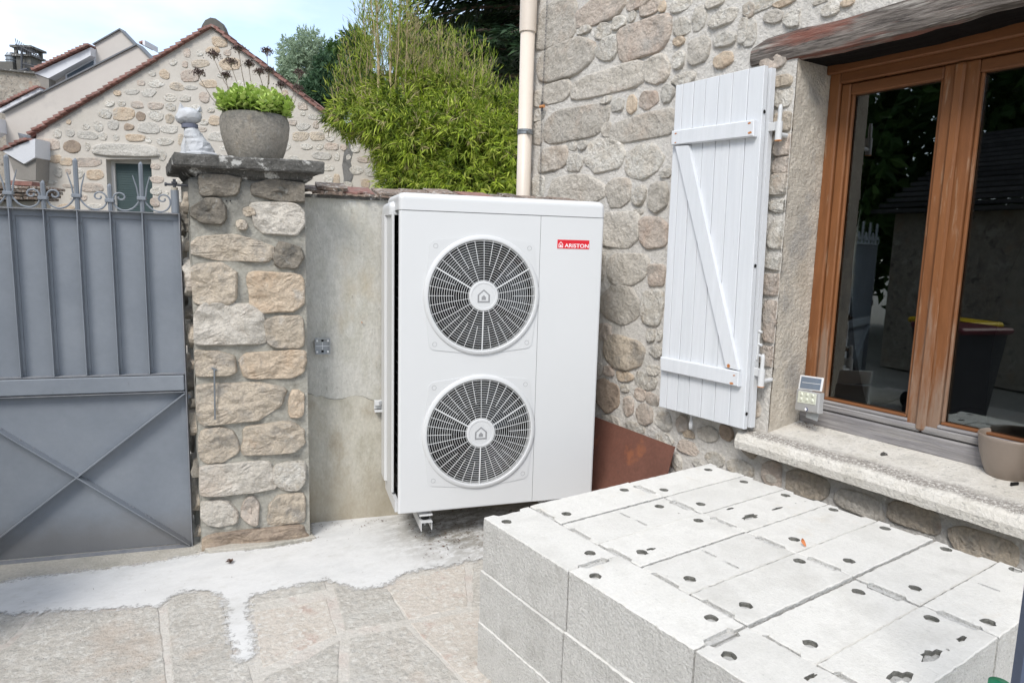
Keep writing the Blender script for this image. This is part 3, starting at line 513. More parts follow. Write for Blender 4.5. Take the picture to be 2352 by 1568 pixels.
def poly(px, o0, o1, name, m, par, b=0.): uz = [HOUSE.uz(x, y, o0) for x, y in px]; return G().slab(HOUSE, uz, o0, o1).mk(name, m, par)
poly([(1551,336),(1580,334),(1695,850),(1667,843)], SO-.022, SO-.001, 'diagonal_brace', M_shut, shut)
for x, y in [(1721, 283), (1722, 305), (1552, 307), (1551, 328), (1680, 880), (1686, 862)]:
    p = HOUSE.uz(x, y, SO-.0285); w = random.uniform(.004, .009)
    G().prism([HOUSE.pt(p[0]+w*1.3*math.cos(a), p[1]+w*.6*math.sin(a)+.001*math.cos(3*a), SO-.0292) for a in np.arange(0, 6.28, .55)], [HOUSE.pt(p[0]+w*1.3*math.cos(a), p[1]+w*.6*math.sin(a), SO-.027) for a in np.arange(0, 6.28, .55)]).mk('rust_spot', M_rust, shut)
p = HOUSE.uz(1673, 840, SO-.023); disc(G(), HOUSE.pt(*p, SO-.0235), HOUSE, .009).mk('rust_spot', M_rust, shut)
q5 = [(q4[0][0]+.02, q4[0][1]-.01), (q4[1][0]-.004, q4[1][1]-.004), (q4[2][0]-.006, q4[2][1]+.004), (q4[3][0]+.02, q4[3][1]+.01)]
e_ = [bil(.02, .0, q5), bil(1, 0, q5), bil(1, 1, q5), bil(.02, 1, q5)]
G().slab(HOUSE, e_, SO+.042, SO+.072).mk('folded_leaf', M_shut, shut)
for t_ in (.12, .535, .955):
    for o in (SO+.013, SO+.057):
        s_ = bil(1., t_); pp = HOUSE.pt(s_[0]-.0005, s_[1], o)
        G().add([pp+np.array([0, -.0012, 0])+.0085*(HOUSE.n*math.cos(a)+np.array([0, 0, 1])*math.sin(a)) for a in np.arange(0, 6.28, .52)], [list(range(13))[:len(np.arange(0, 6.28, .52))]]).mk('peg_hole', M_black, shut)
# hinges: strap, knuckle and pin
for (x, y, y2) in [(1789, 298, 254), (1749, 865, 832)]:
    c_ = HOUSE.pt(*HOUSE.uz(x, y, -.07), -.07); s_ = HOUSE.loc(c_)
    up = HOUSE.pt(s_[0], s_[1]+.075, -.07)
    G().tube([c_-np.array([0, 0, .045]), c_+np.array([0, 0, .035])], .0145, 14).mk('hinge_knuckle', M_plastic, shut, smooth=False)
    G().tube([c_+np.array([0, 0, .035]), up+np.array([0, 0, .015]), up+np.array([0, 0, .03])], [.0092, .0092, .006], 12).mk('hinge_pin', M_plastic, shut)
    G().box(HOUSE, s_[0]+.01, s_[0]+.10, s_[1]-.002, s_[1]+.036, -.072, -.062, .002).mk('hinge_strap', M_plastic, shut)
    G().tube([c_+np.array([0, 0, -.048]), c_+np.array([0, 0, -.044])], .0152, 14).mk('rust_ring', M_rust, shut)
    G().tube([c_-np.array([0, 0, .02]), c_-np.array([0, 0, .02])+HOUSE.n*.09], .010, 10).mk('hinge_bracket', M_plastic, shut)
g = G()
for y in (760, 790, 815): c_ = HOUSE.pt(*HOUSE.uz(1743, y, -.06), -.06); g.tube([c_, c_+np.array([.0, -.018, -.004])], .006, 8)
c_ = HOUSE.pt(*HOUSE.uz(1744, 765, -.06), -.06); c2 = HOUSE.pt(*HOUSE.uz(1738, 826, -.06), -.06); g.tube([c_, c2], .004, 8)
g.mk('espagnolette_latch', M_plastic, shut)
d_ = HOUSE.pt(*HOUSE.uz(1588, 958, -.06), -.06)
g = G().tube([d_+HOUSE.n*.06, d_], .006, 8); g.lathe(d_, [(0, .03), (.007, .03), (.009, .01), (.006, -.01), (.012, -.035), (.010, -.06), (0, -.063)], 12)
g.mk('shutter_stop', M_plastic, None, smooth=True, label='small white shutter stop fixed to the stones below the white shutter', cat='shutter stop')
# ---------------- downpipe
pc = HOUSE.pt(*HOUSE.uz(1206, 300, -.075), -.075); pb = lambda z, r=0: np.array([pc[0], pc[1], z])
zt_ = HOUSE.uz(1233, 42, -.075)[1]; zc_ = HOUSE.uz(1206, 304, -.075)[1]
dp = empty('downpipe', pb(0), parent=house, label='cream plastic rainwater pipe at the house corner')
G().tube([pb(.0), pb(zt_)], .048, 28).mk('pipe_length', M_pipe, dp, smooth=True)
G().lathe(pb(0), [(.049, zt_-.07), (.056, zt_-.065), (.056, zt_+.16), (.064, zt_+.175), (.064, zt_+.23), (.05, zt_+.25), (.05, zt_+1.1)], 56).mk('pipe_collar', M_pipe, dp)
g = G().lathe(pb(0), [(.049, zc_-.017), (.0525, zc_-.015), (.0525, zc_-.003), (.050, zc_), (.0525, zc_+.003), (.0525, zc_+.015), (.049, zc_+.017)], 28); cc = pb(zc_)+np.array([-.02, -.055, 0]); g.tube([cc, cc+np.array([.0, -.02, 0])], .012, 8); g.tube([pb(zc_), pb(zc_)+HOUSE.n*.09], .006, 8)
g.mk('pipe_clamp', M_zinc, dp, smooth=False)
# thin chain with a coupling beside the pipe
g = G(); tp_ = [HOUSE.uz(x, y, -.03) for x, y in [(1257, 0), (1251, 160), (1245, 245)]]; P1 = HOUSE.pt(*tp_[0], -.03); P2 = HOUSE.pt(*tp_[2], -.03); P3 = HOUSE.pt(*HOUSE.uz(1240, 440, -.03), -.03)
P1 = P2+(P1-P2)*1.25
for a, b in ((P1, P2), (P2, P3)):
    nn_ = int(np.linalg.norm(b-a)/.022)
    for i in range(nn_):
        c_ = a+(b-a)*(i+.5)/nn_; dd = (b-a)/nn_*.62; sd2 = np.array([0, .004, 0]) if i % 2 else np.array([.004, 0, 0])
        g.tube([c_-dd, c_-dd*.6+sd2, c_+dd*.6+sd2, c_+dd, c_+dd*.6-sd2, c_-dd*.6-sd2, c_-dd], .0012, 4)
ch = empty('hanging_chain', P3, 'thin rusty chain hanging beside the cream downpipe', 'chain')
g.mk('links', M_dark, ch)
g = G(); g.tube([P2+[0, 0, .03], P2-[0, 0, .03]], .008, 8); g.mk('coupling', M_dark, ch); G().tube([P2+[0, .018, 0], P2-[0, .02, 0]], .011, 8).mk('coupling_bolt', M_rust, ch)
# ---------------- solar lamp at the foot of the jamb
LO = .12
lamp = empty('solar_lamp', HOUSE.pt(*HOUSE.uz(1855, 965, LO), LO), 'small silver solar lamp with six lenses on the sill at the jamb', 'lamp')
LPn = Pl(HOUSE.pt(*HOUSE.uz(1855, 930, LO), LO)*np.array([1, 1, 0]), 1.542193+.35-.62, -1)
def L4(px, o0, o1, name, m, b=.003):
    uz = [LPn.uz(x, y, o0) for x, y in px]; cu, cz = np.mean([a for a, _ in uz]), np.mean([a for _, a in uz])
    sh = lambda k: [(u-math.copysign(k, u-cu), z-math.copysign(k, z-cz)) for u, z in uz]
    g = G(); g.loft([[LPn.pt(u, z, o) for u, z in sh(k)] for o, k in ((o0, b), (o0+b, 0), (o1-b, 0), (o1, b))], cap=True); return g.mk(name, m, lamp)
L4([(1829,893),(1882,903),(1878,950),(1824,941)], -.02, .012, 'lamp_body', M_silver, .005)
L4([(1834,897),(1875,905),(1872,930),(1831,923)], -.0222, -.019, 'reflector', M_lens, .001)
for i in range(3):
    for j in range(2):
        x, y = 1840.5+13*i-1.2*j, 904.5+1.9*i+11.5*j; u, z = LPn.uz(x, y, -.024)
        ax = (LPn.u, np.array([0, 0, 1.]), -LPn.n); G().lathe(LPn.pt(u, z, -.022), [(.0085, 0), (.0085, .002), (.006, .004), (.003, .0045), (0, .003)], 14, ax).mk('lens', M_lens, lamp, smooth=True)
u, z = LPn.uz(1850, 940, -.024); ax = (LPn.u, np.array([0, 0, 1.]), -LPn.n)
G().lathe(LPn.pt(u, z, -.020), [(.0095, 0), (.0095, .003), (.0078, .004)], 16, ax, ).mk('sensor_ring', mat('navy_ring', [(.02, .03, .10), (.03, .04, .12)], fine=0, bump=0), lamp)
G().lathe(LPn.pt(u, z, -.021), [(.0075, 0), (.0075, .003), (.004, .006), (0, .007)], 16, ax).mk('motion_sensor', M_print, lamp, smooth=True)
L4([(1838,861),(1890,868),(1885,899),(1833,893)], -.012, -.004, 'solar_panel', M_print, .001); L4([(1841,864),(1887,870.5),(1882.5,896),(1836.5,890.5)], -.0135, -.0118, 'solar_cell', M_solar, .0005)
L4([(1843,877),(1884,882),(1883.8,883),(1842.8,878)], -.0142, -.0134, 'cell_line', M_print, .0001)
L4([(1859,892),(1864,893),(1864,906),(1859,905)], -.006, .0, 'panel_arm', M_print, .001)
L4([(1852,947),(1880,950),(1876,967),(1850,958)], .0, .004, 'bracket', M_boxp, .001)
# flower pot, clip and pebble on the sill
def cyl_th(name, c, prof, m, label, cat, n=40): return G().lathe(c, prof, n).mk(name, m, None, smooth=True, label=label, cat=cat)
pz = .745; pcn = ground_at(2314, 1102, pz); 
cyl_th('flower_pot', pcn, [(r_*1.12, h_*1.12) for r_, h_ in [(0, 0), (.052, 0), (.060, .006), (.078, .05), (.092, .10), (.0975, .142), (.100, .15), (.0975, .156), (.094, .152), (.090, .135), (.078, .06), (.06, .03), (0, .03)]], M_taupe, 'empty taupe glazed flower pot on the right of the window sill', 'flower pot')
pk = ground_at(2328, 1128, .735); g = G(); CL = Pl(pk*np.array([1, 1, 0]), -.45); g.box(CL, -.016, .016, .737, .770, -.003, .003, .001); g.box(CL, -.016, .016, .737, .742, .0, .025, .001); g.mk('black_clip', M_black, None, label='small black plastic clip standing before the taupe pot', cat='clip')
pk = ground_at(2030, 1050, .742); g = G(); CL = Pl(pk*np.array([1, 1, 0]), -.5); g.slab(CL, [(-.014, .742), (.014, .742), (.014, .75), (.010, .760), (.0, .765), (-.010, .760), (-.014, .752)], -.006, .006); g.mk('sill_stopper', M_cap, None, label='little grey rounded stopper standing alone on the window sill', cat='stopper')
# ------------------------------------------------------------------ ground
gr = empty('ground', (0, 0, 0), kind='structure')
WPW0 = np.linalg.norm(PF2-PF1)
mk('earth', [(-80, -60, -.03), (80, -60, -.03), (80, 110, -.03), (-80, 110, -.03)], [(0, 1, 2, 3)], M_ground, gr)
XF1, XF2 = (0., 1148.4, .26856), (516.8, 1148.4, .26856)
def F(pts, k): o = XF1 if k == 1 else XF2; return [ground_at(o[0]+o[2]*x, o[1]+o[2]*y) for x, y in pts]
def gsheet(name, pts, z0, z1, m, wob=.006, step=.04, parent=gr, bev=.006, smooth=False):
    res = []
    for i in range(len(pts)):
        a, b = np.array(pts[i][:2]), np.array(pts[(i+1) % len(pts)][:2]); k = max(1, int(np.linalg.norm(b-a)/step))
        for j in range(k):
            p = a+(b-a)*j/k; res.append((p[0]+wob*noise.noise(Vector((p[0]*14, p[1]*14, 1.))), p[1]+wob*noise.noise(Vector((p[0]*14, p[1]*14, 7.)))))
    c = np.mean(res, axis=0); R = np.array(res); d = R-c; d /= np.linalg.norm(d, axis=1)[:, None]+1e-9; R2 = R-d*bev
    n = len(res); bm = bmesh.new()
    top = [bm.verts.new((x, y, z1)) for x, y in R2]; mid = [bm.verts.new((x, y, z1-bev*.6)) for x, y in R]; bot = [bm.verts.new((x, y, z0)) for x, y in R]
    E = [bm.edges.new((top[i], top[(i+1) % n])) for i in range(n)]
    bmesh.ops.triangle_fill(bm, edges=E, use_beauty=True)
    for i in range(n):
        j = (i+1) % n; bm.faces.new((top[i], mid[i], mid[j], top[j])); bm.faces.new((mid[i], bot[i], bot[j], mid[j]))
    bmesh.ops.recalc_face_normals(bm, faces=bm.faces)
    v = [tuple(q.co) for q in bm.verts]; bm.verts.index_update(); f = [[q.index for q in fc.verts] for fc in bm.faces]; bm.free()
    return mk(name, v, f, m, parent)
gsheet('joint_mortar', [(-3.4, -3.4), (1.6, -3.4), (1.6, 1.5), (-3.4, 2.4)], -.02, .006, M_joint, wob=0, step=1)
SL = [(1, [(-150,1000),(285,1000),(60,1230),(-150,1310)], 's'), (1, [(345,990),(1350,930),(1372,1080),(1400,1240),(1425,1640),(-120,1660),(-120,1370),(85,1260)], 's'), (1, [(1435,925),(1480,860),(1600,800),(1900,860),(1930,1000),(2010,1350),(2130,1440),(2180,1620),(1480,1640),(1450,1200)], 's'),
 (2, [(240,905),(870,775),(850,700),(500,720),(230,800)], 's'), (2, [(250,968),(868,855),(960,1155),(700,1280),(318,1448)], 'r'), (2, [(345,1520),(700,1370),(980,1212),(968,1640),(260,1660)], 's'),
 (2, [(925,740),(1000,730),(1390,770),(1550,1038),(1025,1135),(985,950)], 's'), (2, [(1380,770),(1500,690),(1900,600),(2050,560),(2078,920),(1570,1030)], 'r'), (2, [(1070,1190),(1550,1090),(1690,1230),(1960,1500),(2080,1660),(1050,1660)], 's'),
 (2, [(1590,1062),(2090,960),(2180,950),(2200,1380),(2360,1570),(2120,1620),(1990,1490),(1715,1215)], 'r'), (2, [(2125,560),(2230,540),(2240,930),(2115,935)], 's')]
for k, pts, t_ in SL: gsheet('paving_slab', F(pts, k), -.02, .0095 if t_ == 's' else .0085, M_slab if t_ == 's' else M_slabr, parent=gr)
random.seed(3)
for (a, b) in [(-3.2, .2), (-2.5, .3), (-3.1, -.6), (-2.3, -.5), (-1.6, -.9), (-3., -1.4), (-2.2, -1.3), (-1.5, -1.7), (-.8, -1.), (-.8, -1.8), (-2.9, -2.2), (-2.1, -2.1), (-1.4, -2.5), (-.6, -2.6), (-2.7, -3.), (-1.9, -2.95)]:
    gsheet('paving_slab', [(a, b), (a+.6, b+random.uniform(-.05, .05)), (a+.62, b+.66), (a+.02, b+.64)], -.02, .010, M_slab, parent=gr)
top = [(-200,738),(0,722),(350,670),(950,600),(1350,540),(1700,482),(1790,455)]
cem = F(top, 1)+F([(350,432),(640,392),(738,350),(742,150),(1300,100),(1900,50)], 2)
r_ = F([(2400,520),(2220,510),(2050,548),(1900,585),(1650,612),(1500,662),(1420,722),(1280,765),(1130,772),(960,722),(860,702),(500,772),(225,835)], 2)
l_ = F([(2110,905),(2150,1100),(2165,1300),(2150,1385),(2090,1400),(2020,1350),(1965,1150),(1930,940),(1890,835),(1760,790),(1600,790),(1480,832),(1410,885),(1345,928),(760,962),(400,962),(350,987),(0,987),(-200,990)], 1)
cem2 = cem+[np.array([1.46, .62, 0]), np.array([1.46, .1, 0])]+[ground_at(1200, 1290)]+r_[1:]+l_
cp_ = np.array([p[:2] for p in cem2]); cq_ = np.roll(cp_, -1, 0); st_ = .016
xs_, ys_ = np.arange(cp_[:, 0].min()-.09, cp_[:, 0].max()+.09, st_), np.arange(cp_[:, 1].min()-.09, cp_[:, 1].max()+.09, st_)
GX, GY = np.meshgrid(xs_, ys_); PG = np.stack([GX.ravel(), GY.ravel()], 1); dmin = np.full(len(PG), 9.); ins = np.zeros(len(PG), bool)
for a, b in zip(cp_, cq_):
    d_ = b-a; t_ = np.clip(((PG-a)@d_)/(d_@d_+1e-12), 0, 1); dmin = np.minimum(dmin, np.linalg.norm(PG-a-t_[:, None]*d_, axis=1))
    c1 = (a[1] > PG[:, 1]) != (b[1] > PG[:, 1]); xx = (b[0]-a[0])*(PG[:, 1]-a[1])/((b[1]-a[1]) if abs(b[1]-a[1]) > 1e-9 else 1e-9)+a[0]; ins ^= c1 & (PG[:, 0] < xx)
sd_f = np.where(ins, -dmin, dmin); nx_ = len(xs_); keep = {}; fs_ = []
pin = (PG-PF1[:2])@PIL.n[:2]; pun = (PG-PF1[:2])@PIL.u[:2]; sd_f = np.where((pin > -.03) & (pun > -.02) & (pun < WPW0) & (pin < .3), 9, sd_f)
ok_ = (sd_f < .075).reshape(GX.shape); quad = ok_[:-1, :-1] & ok_[1:, :-1] & ok_[:-1, 1:] & ok_[1:, 1:]
for jy, ix in zip(*np.nonzero(quad)):
    k_ = jy*nx_+ix; q_ = []
    for w_ in (k_, k_+1, k_+nx_+1, k_+nx_):
        if w_ not in keep: keep[w_] = len(keep)
        q_.append(keep[w_])
    fs_.append(q_)
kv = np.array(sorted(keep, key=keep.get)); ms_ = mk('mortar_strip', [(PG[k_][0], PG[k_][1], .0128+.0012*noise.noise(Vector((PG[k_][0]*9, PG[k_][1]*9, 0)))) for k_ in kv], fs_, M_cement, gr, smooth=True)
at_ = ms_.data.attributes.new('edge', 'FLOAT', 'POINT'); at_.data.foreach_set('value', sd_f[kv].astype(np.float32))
th = F([(-200,500),(0,480),(1640,330),(1700,470),(1350,530),(950,592),(350,662),(0,715),(-200,730)], 1)
gsheet('gate_threshold', [(-3.2, 2.6)]+[(PF1[0]+.03, 2.2)]+[(PF1[0]+.02, 1.56)]+th[4:]+[(-3.2, 2.0)], -.02, .013, M_thresh, wob=.004)
gsheet('pillar_footing', [PF1+np.array([-.01, .01, 0]), PF1+np.array([.02, -.075, 0]), (PF1+PF2)/2+np.array([.0, -.075, 0]), PF2+np.array([.02, -.03, 0]), PF2+np.array([.02, .06, 0])], -.02, .028, M_thresh, wob=.006, parent=gr)
# ------------------------------------------------------------------ garden wall
ZW = 1.80
gw = empty('garden_wall', GW.o+GW.u*.5, 'rendered grey-beige garden wall with broken tile coping behind the heat pump', 'wall')
zc0 = lambda u: GW.uz(712+u*0, 908)[1]
UE = (HOUSE.pt(1.75, 0)-GW.o)@GW.u+.05
crk = [GW.uz(x, y) for x, y in [(705,903),(716,905),(727,911),(738,908),(750,914),(768,917),(785,916),(800,911),(818,908),(835,910),(850,917),(868,922),(880,925)]]
up = [(-.25, crk[0][1])]+crk+[(UE, crk[-1][1]-.01)]
g = G(); g.slab(GW, up+[(UE, ZW), (-.25, ZW)], .003, .26); g.mk('upper_render', M_render, gw)
dn = [(u, z-.0018+.0012*math.sin(i*5)) for i, (u, z) in enumerate(up)]
g = G(); g.slab(GW, [(UE, -.02), (-.25, -.02)]+dn, -.0005, .26); g.mk('lower_render', M_render2, gw)
u = -.20; i = 0
random.seed(21)
while u < UE-.05:
    w = random.uniform(.07, .19); h = random.uniform(.009, .017); z = ZW+.012+random.uniform(-.004, .006); o = -.02-random.uniform(0, .03)
    for lay in range(2 if random.random() < .75 else 1):
        zz = z+lay*(h+.002); a0 = u+lay*random.uniform(-.03, .05); n_ = 7
        fr_ = [GW.pt(a0+w*k/n_, zz+random.uniform(-.004, .004), o+lay*.012+random.uniform(-.014, .014)) for k in range(n_+1)]; bk = [GW.pt(a0+w*k/n_, zz+.05, .30) for k in range(n_+1)]
        G().prism(list(fr_)+bk[::-1], [p+np.array([0, 0, h]) for p in list(fr_)+bk[::-1]]).mk('coping_tile', M_cope if lay == 0 or random.random() < .8 else M_tile, gw)
    u += w*.93
G().box(GW, -.25, UE, ZW-.006, ZW+.012, -.008, .27).mk('coping_bed', M_cap, gw)
# small cable box, nail
bx = empty('junction_box', GW.pt(*GW.uz(741, 812)), 'open grey plastic junction box screwed to the garden wall', 'junction box')
u0, z0 = GW.uz(723, 812); u1, z1 = GW.uz(758, 776); t_ = .004
g = G(); g.box(GW, u0, u1, z0, z1, -.008, -.002, .002); g.box(GW, u0, u0+t_, z0, z1, -.03, -.008, .001); g.box(GW, u1-t_, u1, z0, z1, -.03, -.008, .001); g.box(GW, u0+t_, u1-t_, z0, z0+t_, -.03, -.008, .001); g.box(GW, u0+t_, u1-t_, z1-t_, z1, -.03, -.008, .001); g.mk('box_shell', M_boxp, bx)
g = G(); um, zm = (u0+u1)/2, (z0+z1)/2; g.box(GW, um-.001, um+.001, z0+t_, z1-t_, -.011, -.008); g.box(GW, u0+t_, u1-t_, zm-.001, zm+.001, -.0105, -.008)
for a in (u0+.012, u1-.012):
    for b in (z0+.012, z1-.012): g.box(GW, a-.005, a+.005, b-.005, b+.005, -.026, -.008, .001)
g.mk('inner_lugs', M_print, bx)
g = G()
for a in (z0+.014, z1-.012): disc(g, GW.pt(um, a, -.012), GW, .007, 14, 0, .003)
g.mk('screw', M_black, bx)
p = GW.pt(*GW.uz(831, 740), 0); G().tube([p, p-GW.n*.012], .003, 8).mk('nail', M_rust, None, label='tiny rusty nail in the garden wall beside the heat pump', cat='nail')
# ------------------------------------------------------------------ pillar
pil = empty('stone_pillar', (PF1+PF2)/2, 'square pillar of rough tan and grey stones with a black lichened concrete cap', 'pillar')
DD = np.array([math.cos(1.47), math.sin(1.47), 0]); WPW = np.linalg.norm(PF2-PF1)
def zP(x, y): return PIL.uz(x, y)[1]
ZC = zP(570, 418)      # underside of cap
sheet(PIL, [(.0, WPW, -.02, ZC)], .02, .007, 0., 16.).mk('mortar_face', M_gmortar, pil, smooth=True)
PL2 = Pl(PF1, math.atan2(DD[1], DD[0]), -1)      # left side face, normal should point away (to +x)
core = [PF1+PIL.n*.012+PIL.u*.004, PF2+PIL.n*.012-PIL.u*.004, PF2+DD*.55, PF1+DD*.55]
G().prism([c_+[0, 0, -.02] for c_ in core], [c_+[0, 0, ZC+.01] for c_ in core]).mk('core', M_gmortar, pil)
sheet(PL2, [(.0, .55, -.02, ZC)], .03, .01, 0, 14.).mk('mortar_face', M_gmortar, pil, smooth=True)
PP = []
fx, fy = (401.95, .29297), (401.95, .29297)
place(PIL, [(350,82,300,165,'d'),(815,122,395,150,'d'),(268,290,275,200,'dr'),(585,285,95,75,'tr'),(525,390,90,78,'tr'),(815,342,380,235,'g'),(435,575,625,200,'tr'),(890,630,230,190,'dr'),(300,855,345,300,'t'),(795,920,405,290,'o'),(425,1165,530,300,'g'),(862,1230,285,235,'t'),(300,1475,340,180,'t'),(768,1485,470,200,'o')], fx, fy, pil, .020, PP, n=44, rough=1.8, fac=True, lim=(.0, WPW), grow=1.10)
fx, fy = (401.95, .3296), (803.9, .3296)
place(PIL, [(435,365,595,255,'t'),(845,372,102,180,'o'),(305,650,270,240,'tr'),(685,612,400,200,'t'),(425,890,510,200,'g'),(800,875,210,182,'w'),(305,1130,250,180,'gr'),(525,1115,128,182,'pr'),(782,1105,240,190,'t'),(550,1318,690,140,'b')], fx, fy, pil, .020, PP, n=44, rough=1.8, fac=True, lim=(.0, WPW), grow=1.10)
random.seed(5); P2 = []
fill(PL2, P2, .005, .52, .0, ZC, lambda *a: True, [(.12, .075), (.07, .055), (.04, .03)], ['dr', 'gr', 'tr', 'dr'], 140, pil, .02, .012, n=26, limit=40, rough=2., fac=True)
PR2 = Pl(PF2, math.atan2(DD[1], DD[0]), 1); P3_ = []
# cap
zc1, zc0_ = PIL.uz(560, 361, -.06)[1], ZC
zt1 = PIL.uz(397, 350, -.07)[1]; zb1 = PIL.uz(397, 380, -.07)[1]
uL_, uR_ = PIL.uz(397, 365, -.07)[0], PIL.uz(745, 390, -.07)[0]
def capring(k, z, wob=.003):
    a = PIL.pt(uL_+k, 0, -.07+k); b = PIL.pt(uR_-k, 0, -.07+k); c_ = b+DD*(.70-2*k)+PIL.u*0; d_ = a+DD*(.70-2*k)
    P4 = [a, b, c_, d_]; out = []
    for i in range(4):
        p, q_ = P4[i], P4[(i+1) % 4]
        for j in range(14): w = p+(q_-p)*j/14; out.append(np.array([w[0]+wob*random.uniform(-1, 1), w[1]+wob*random.uniform(-1, 1), z+wob*random.uniform(-1, 1)]))
    return out
G().loft([capring(.05, zb1+.001, .001), capring(.006, zb1+.001), capring(0, zb1+.008), capring(0, zt1-.008), capring(.006, zt1), capring(.15, zt1+.004, .001)], cap=True).mk('cap_slab', M_cap, pil)
G().loft([capring(.10, ZC-.012), capring(.095, ZC+.0), capring(.06, (ZC+zb1)/2), capring(.045, zb1+.003)], cap=True).mk('cap_moulding', M_cap, pil)
ZT1 = zt1+.003
# iron rod hooked on the pillar, two little holes
p1, p0_ = PIL.pt(*PIL.uz(492, 848, -.04), -.04), PIL.pt(*PIL.uz(494, 963, -.045), -.045)
g = G().tube([p1+PIL.n*.05, p1, p1+[0, 0, -.01], p0_], .0042, 8); g.tube([p1+[-.012, 0, .008], p1+[.012, 0, -.004]], .004, 6)
g.mk('iron_rod', M_zinc, None, label='thin grey iron rod hanging against the pillar stones', cat='rod')
for x, y in [(617, 0), (0, 0)][:1]:
    g = G()
    for cx in (520.5, 529.5): disc(g, PIL.pt(*PIL.uz(cx, 462), -.009), PIL, .0038, 12, 0, .002)
    g.mk('drill_hole', M_black, pil)
# ------------------------------------------------------------------ gate
gate = empty('metal_gate', GATE.pt(-.9, 0), 'slate blue steel gate with crossed lower bars, spikes and scrolls on top', 'gate')
ztop = GATE.uz(410, 490)[1]; zmt = GATE.uz(418, 854)[1]; zmb = GATE.uz(420, 900)[1]; zbot = GATE.uz(440, 1252)[1]
uR0 = GATE.uz(419, 700)[0]+.006; bars = [GATE.uz(x, 660)[0] for x in (36, 114, 190, 264, 336)]
sp_ = (bars[-1]-bars[0])/4; zhalf = (zmb+zbot)/2; ucx = GATE.uz(179, 1088)[0]; uLft = 2*ucx-uR0
allb = [bars[-1]-sp_*i for i in range(0, int((bars[-1]-uLft)/sp_)+1)]
G().box(GATE, uLft+.004, uR0-.004, zmt-.01, ztop-.01, .018, .022).mk('upper_panel', M_gate, gate); G().box(GATE, uLft+.004, uR0-.004, zbot+.01, zmb+.01, .018, .022).mk('lower_panel', M_gate, gate)
G().box(GATE, uLft, uR0, ztop-.004, ztop, -.022, .020).mk('top_rail', M_gate2, gate); G().box(GATE, uLft+.004, uR0-.004, ztop-.034, ztop-.005, .010, .0165).mk('top_rail_web', M_gate, gate)
G().box(GATE, uR0-.004, uR0, zbot, ztop-.005, -.022, .020).mk('edge_angle', M_gate2, gate); G().box(GATE, uR0-.034, uR0-.005, zbot+.005, ztop-.035, .011, .0168).mk('edge_angle_web', M_gate, gate)
G().box(GATE, uLft, uLft+.004, zbot, ztop-.005, -.022, .020).mk('edge_angle', M_gate2, gate)
G().box(GATE, uLft+.005, uR0-.006, zbot, zbot+.005, -.026, .017).mk('bottom_rail', M_gate2, gate)
G().box(GATE, uLft+.006, uR0-.008, zmb+.012, zmt-.012, -.024, .014, .004).mk('middle_board', M_gate, gate)
G().box(GATE, uLft+.006, uR0-.006, zmt-.008, zmt-.004, -.020, .0172).mk('middle_rail', M_gate2, gate); G().box(GATE, uLft+.006, uR0-.006, zmb+.003, zmb+.007, -.020, .0172).mk('middle_rail', M_gate2, gate)
for i, u in enumerate(allb):
    g = G(); g.box(GATE, u-.0125, u+.0125, zmt-.003, ztop-.035, .012, .0175); g.box(GATE, u-.002, u+.002, zmt-.003, ztop-.005, -.020, .0118); g.mk('t_bar', M_gate, gate)
    g = G(); g.tube([GATE.pt(u+.006, zmt+.02, .012), GATE.pt(u+.006, zmt+.02, .006)], .004, 8); g.tube([GATE.pt(u+.006, ztop-.06, .012), GATE.pt(u+.006, ztop-.06, .006)], .004, 8); g.mk('rivet', M_gate2, gate)
def diag(p, q_, o, name='diagonal_bar'):
    p, q_ = np.array(p), np.array(q_); d = (q_-p)/np.linalg.norm(q_-p); n_ = np.array([-d[1], d[0]]); n_ = n_ if n_[1] > 0 else -n_
    g = G(); A = lambda w0, w1, o0, o1: g.slab(GATE, [p+n_*w0, q_+n_*w0, q_+n_*w1, p+n_*w1], o0, o1)
    A(-.036, -.002, o+.010, o+.013); A(-.002, .003, o-.034, o+.013); return g.mk(name, M_gate, gate)
pc_ = (ucx, zhalf+.004)
TL_, TR_, BL_, BR_ = (uLft+.008, zmb-.002), (uR0-.007, zmb-.002), (uLft+.01, zbot+.012), (uR0-.012, zbot+.012)
pc_ = ((TR_[0]+BL_[0])/2, (TR_[1]+BL_[1])/2)
diag(BL_, TR_, .004); diag(TL_, pc_, .0042); diag(pc_, BR_, .0042)
for i in range(14):
    t_ = random.random(); a, b = random.choice([(BL_, TR_), (TL_, BR_), (TL_, BR_)]); p = (a[0]+(b[0]-a[0])*t_, a[1]+(b[1]-a[1])*t_+.004); G().lathe(GATE.pt(*p, .008), [(0, -.004), (.005, -.002), (.006, .0), (.003, .004), (0, .005)], 6).mk('weld_bead', M_gate2, gate)
ztl, zsh, zbt, zbs = GATE.uz(174, 363)[1], GATE.uz(100, 414)[1], GATE.uz(178, 450)[1], GATE.uz(103, 455)[1]
PX = (ztop-.0)
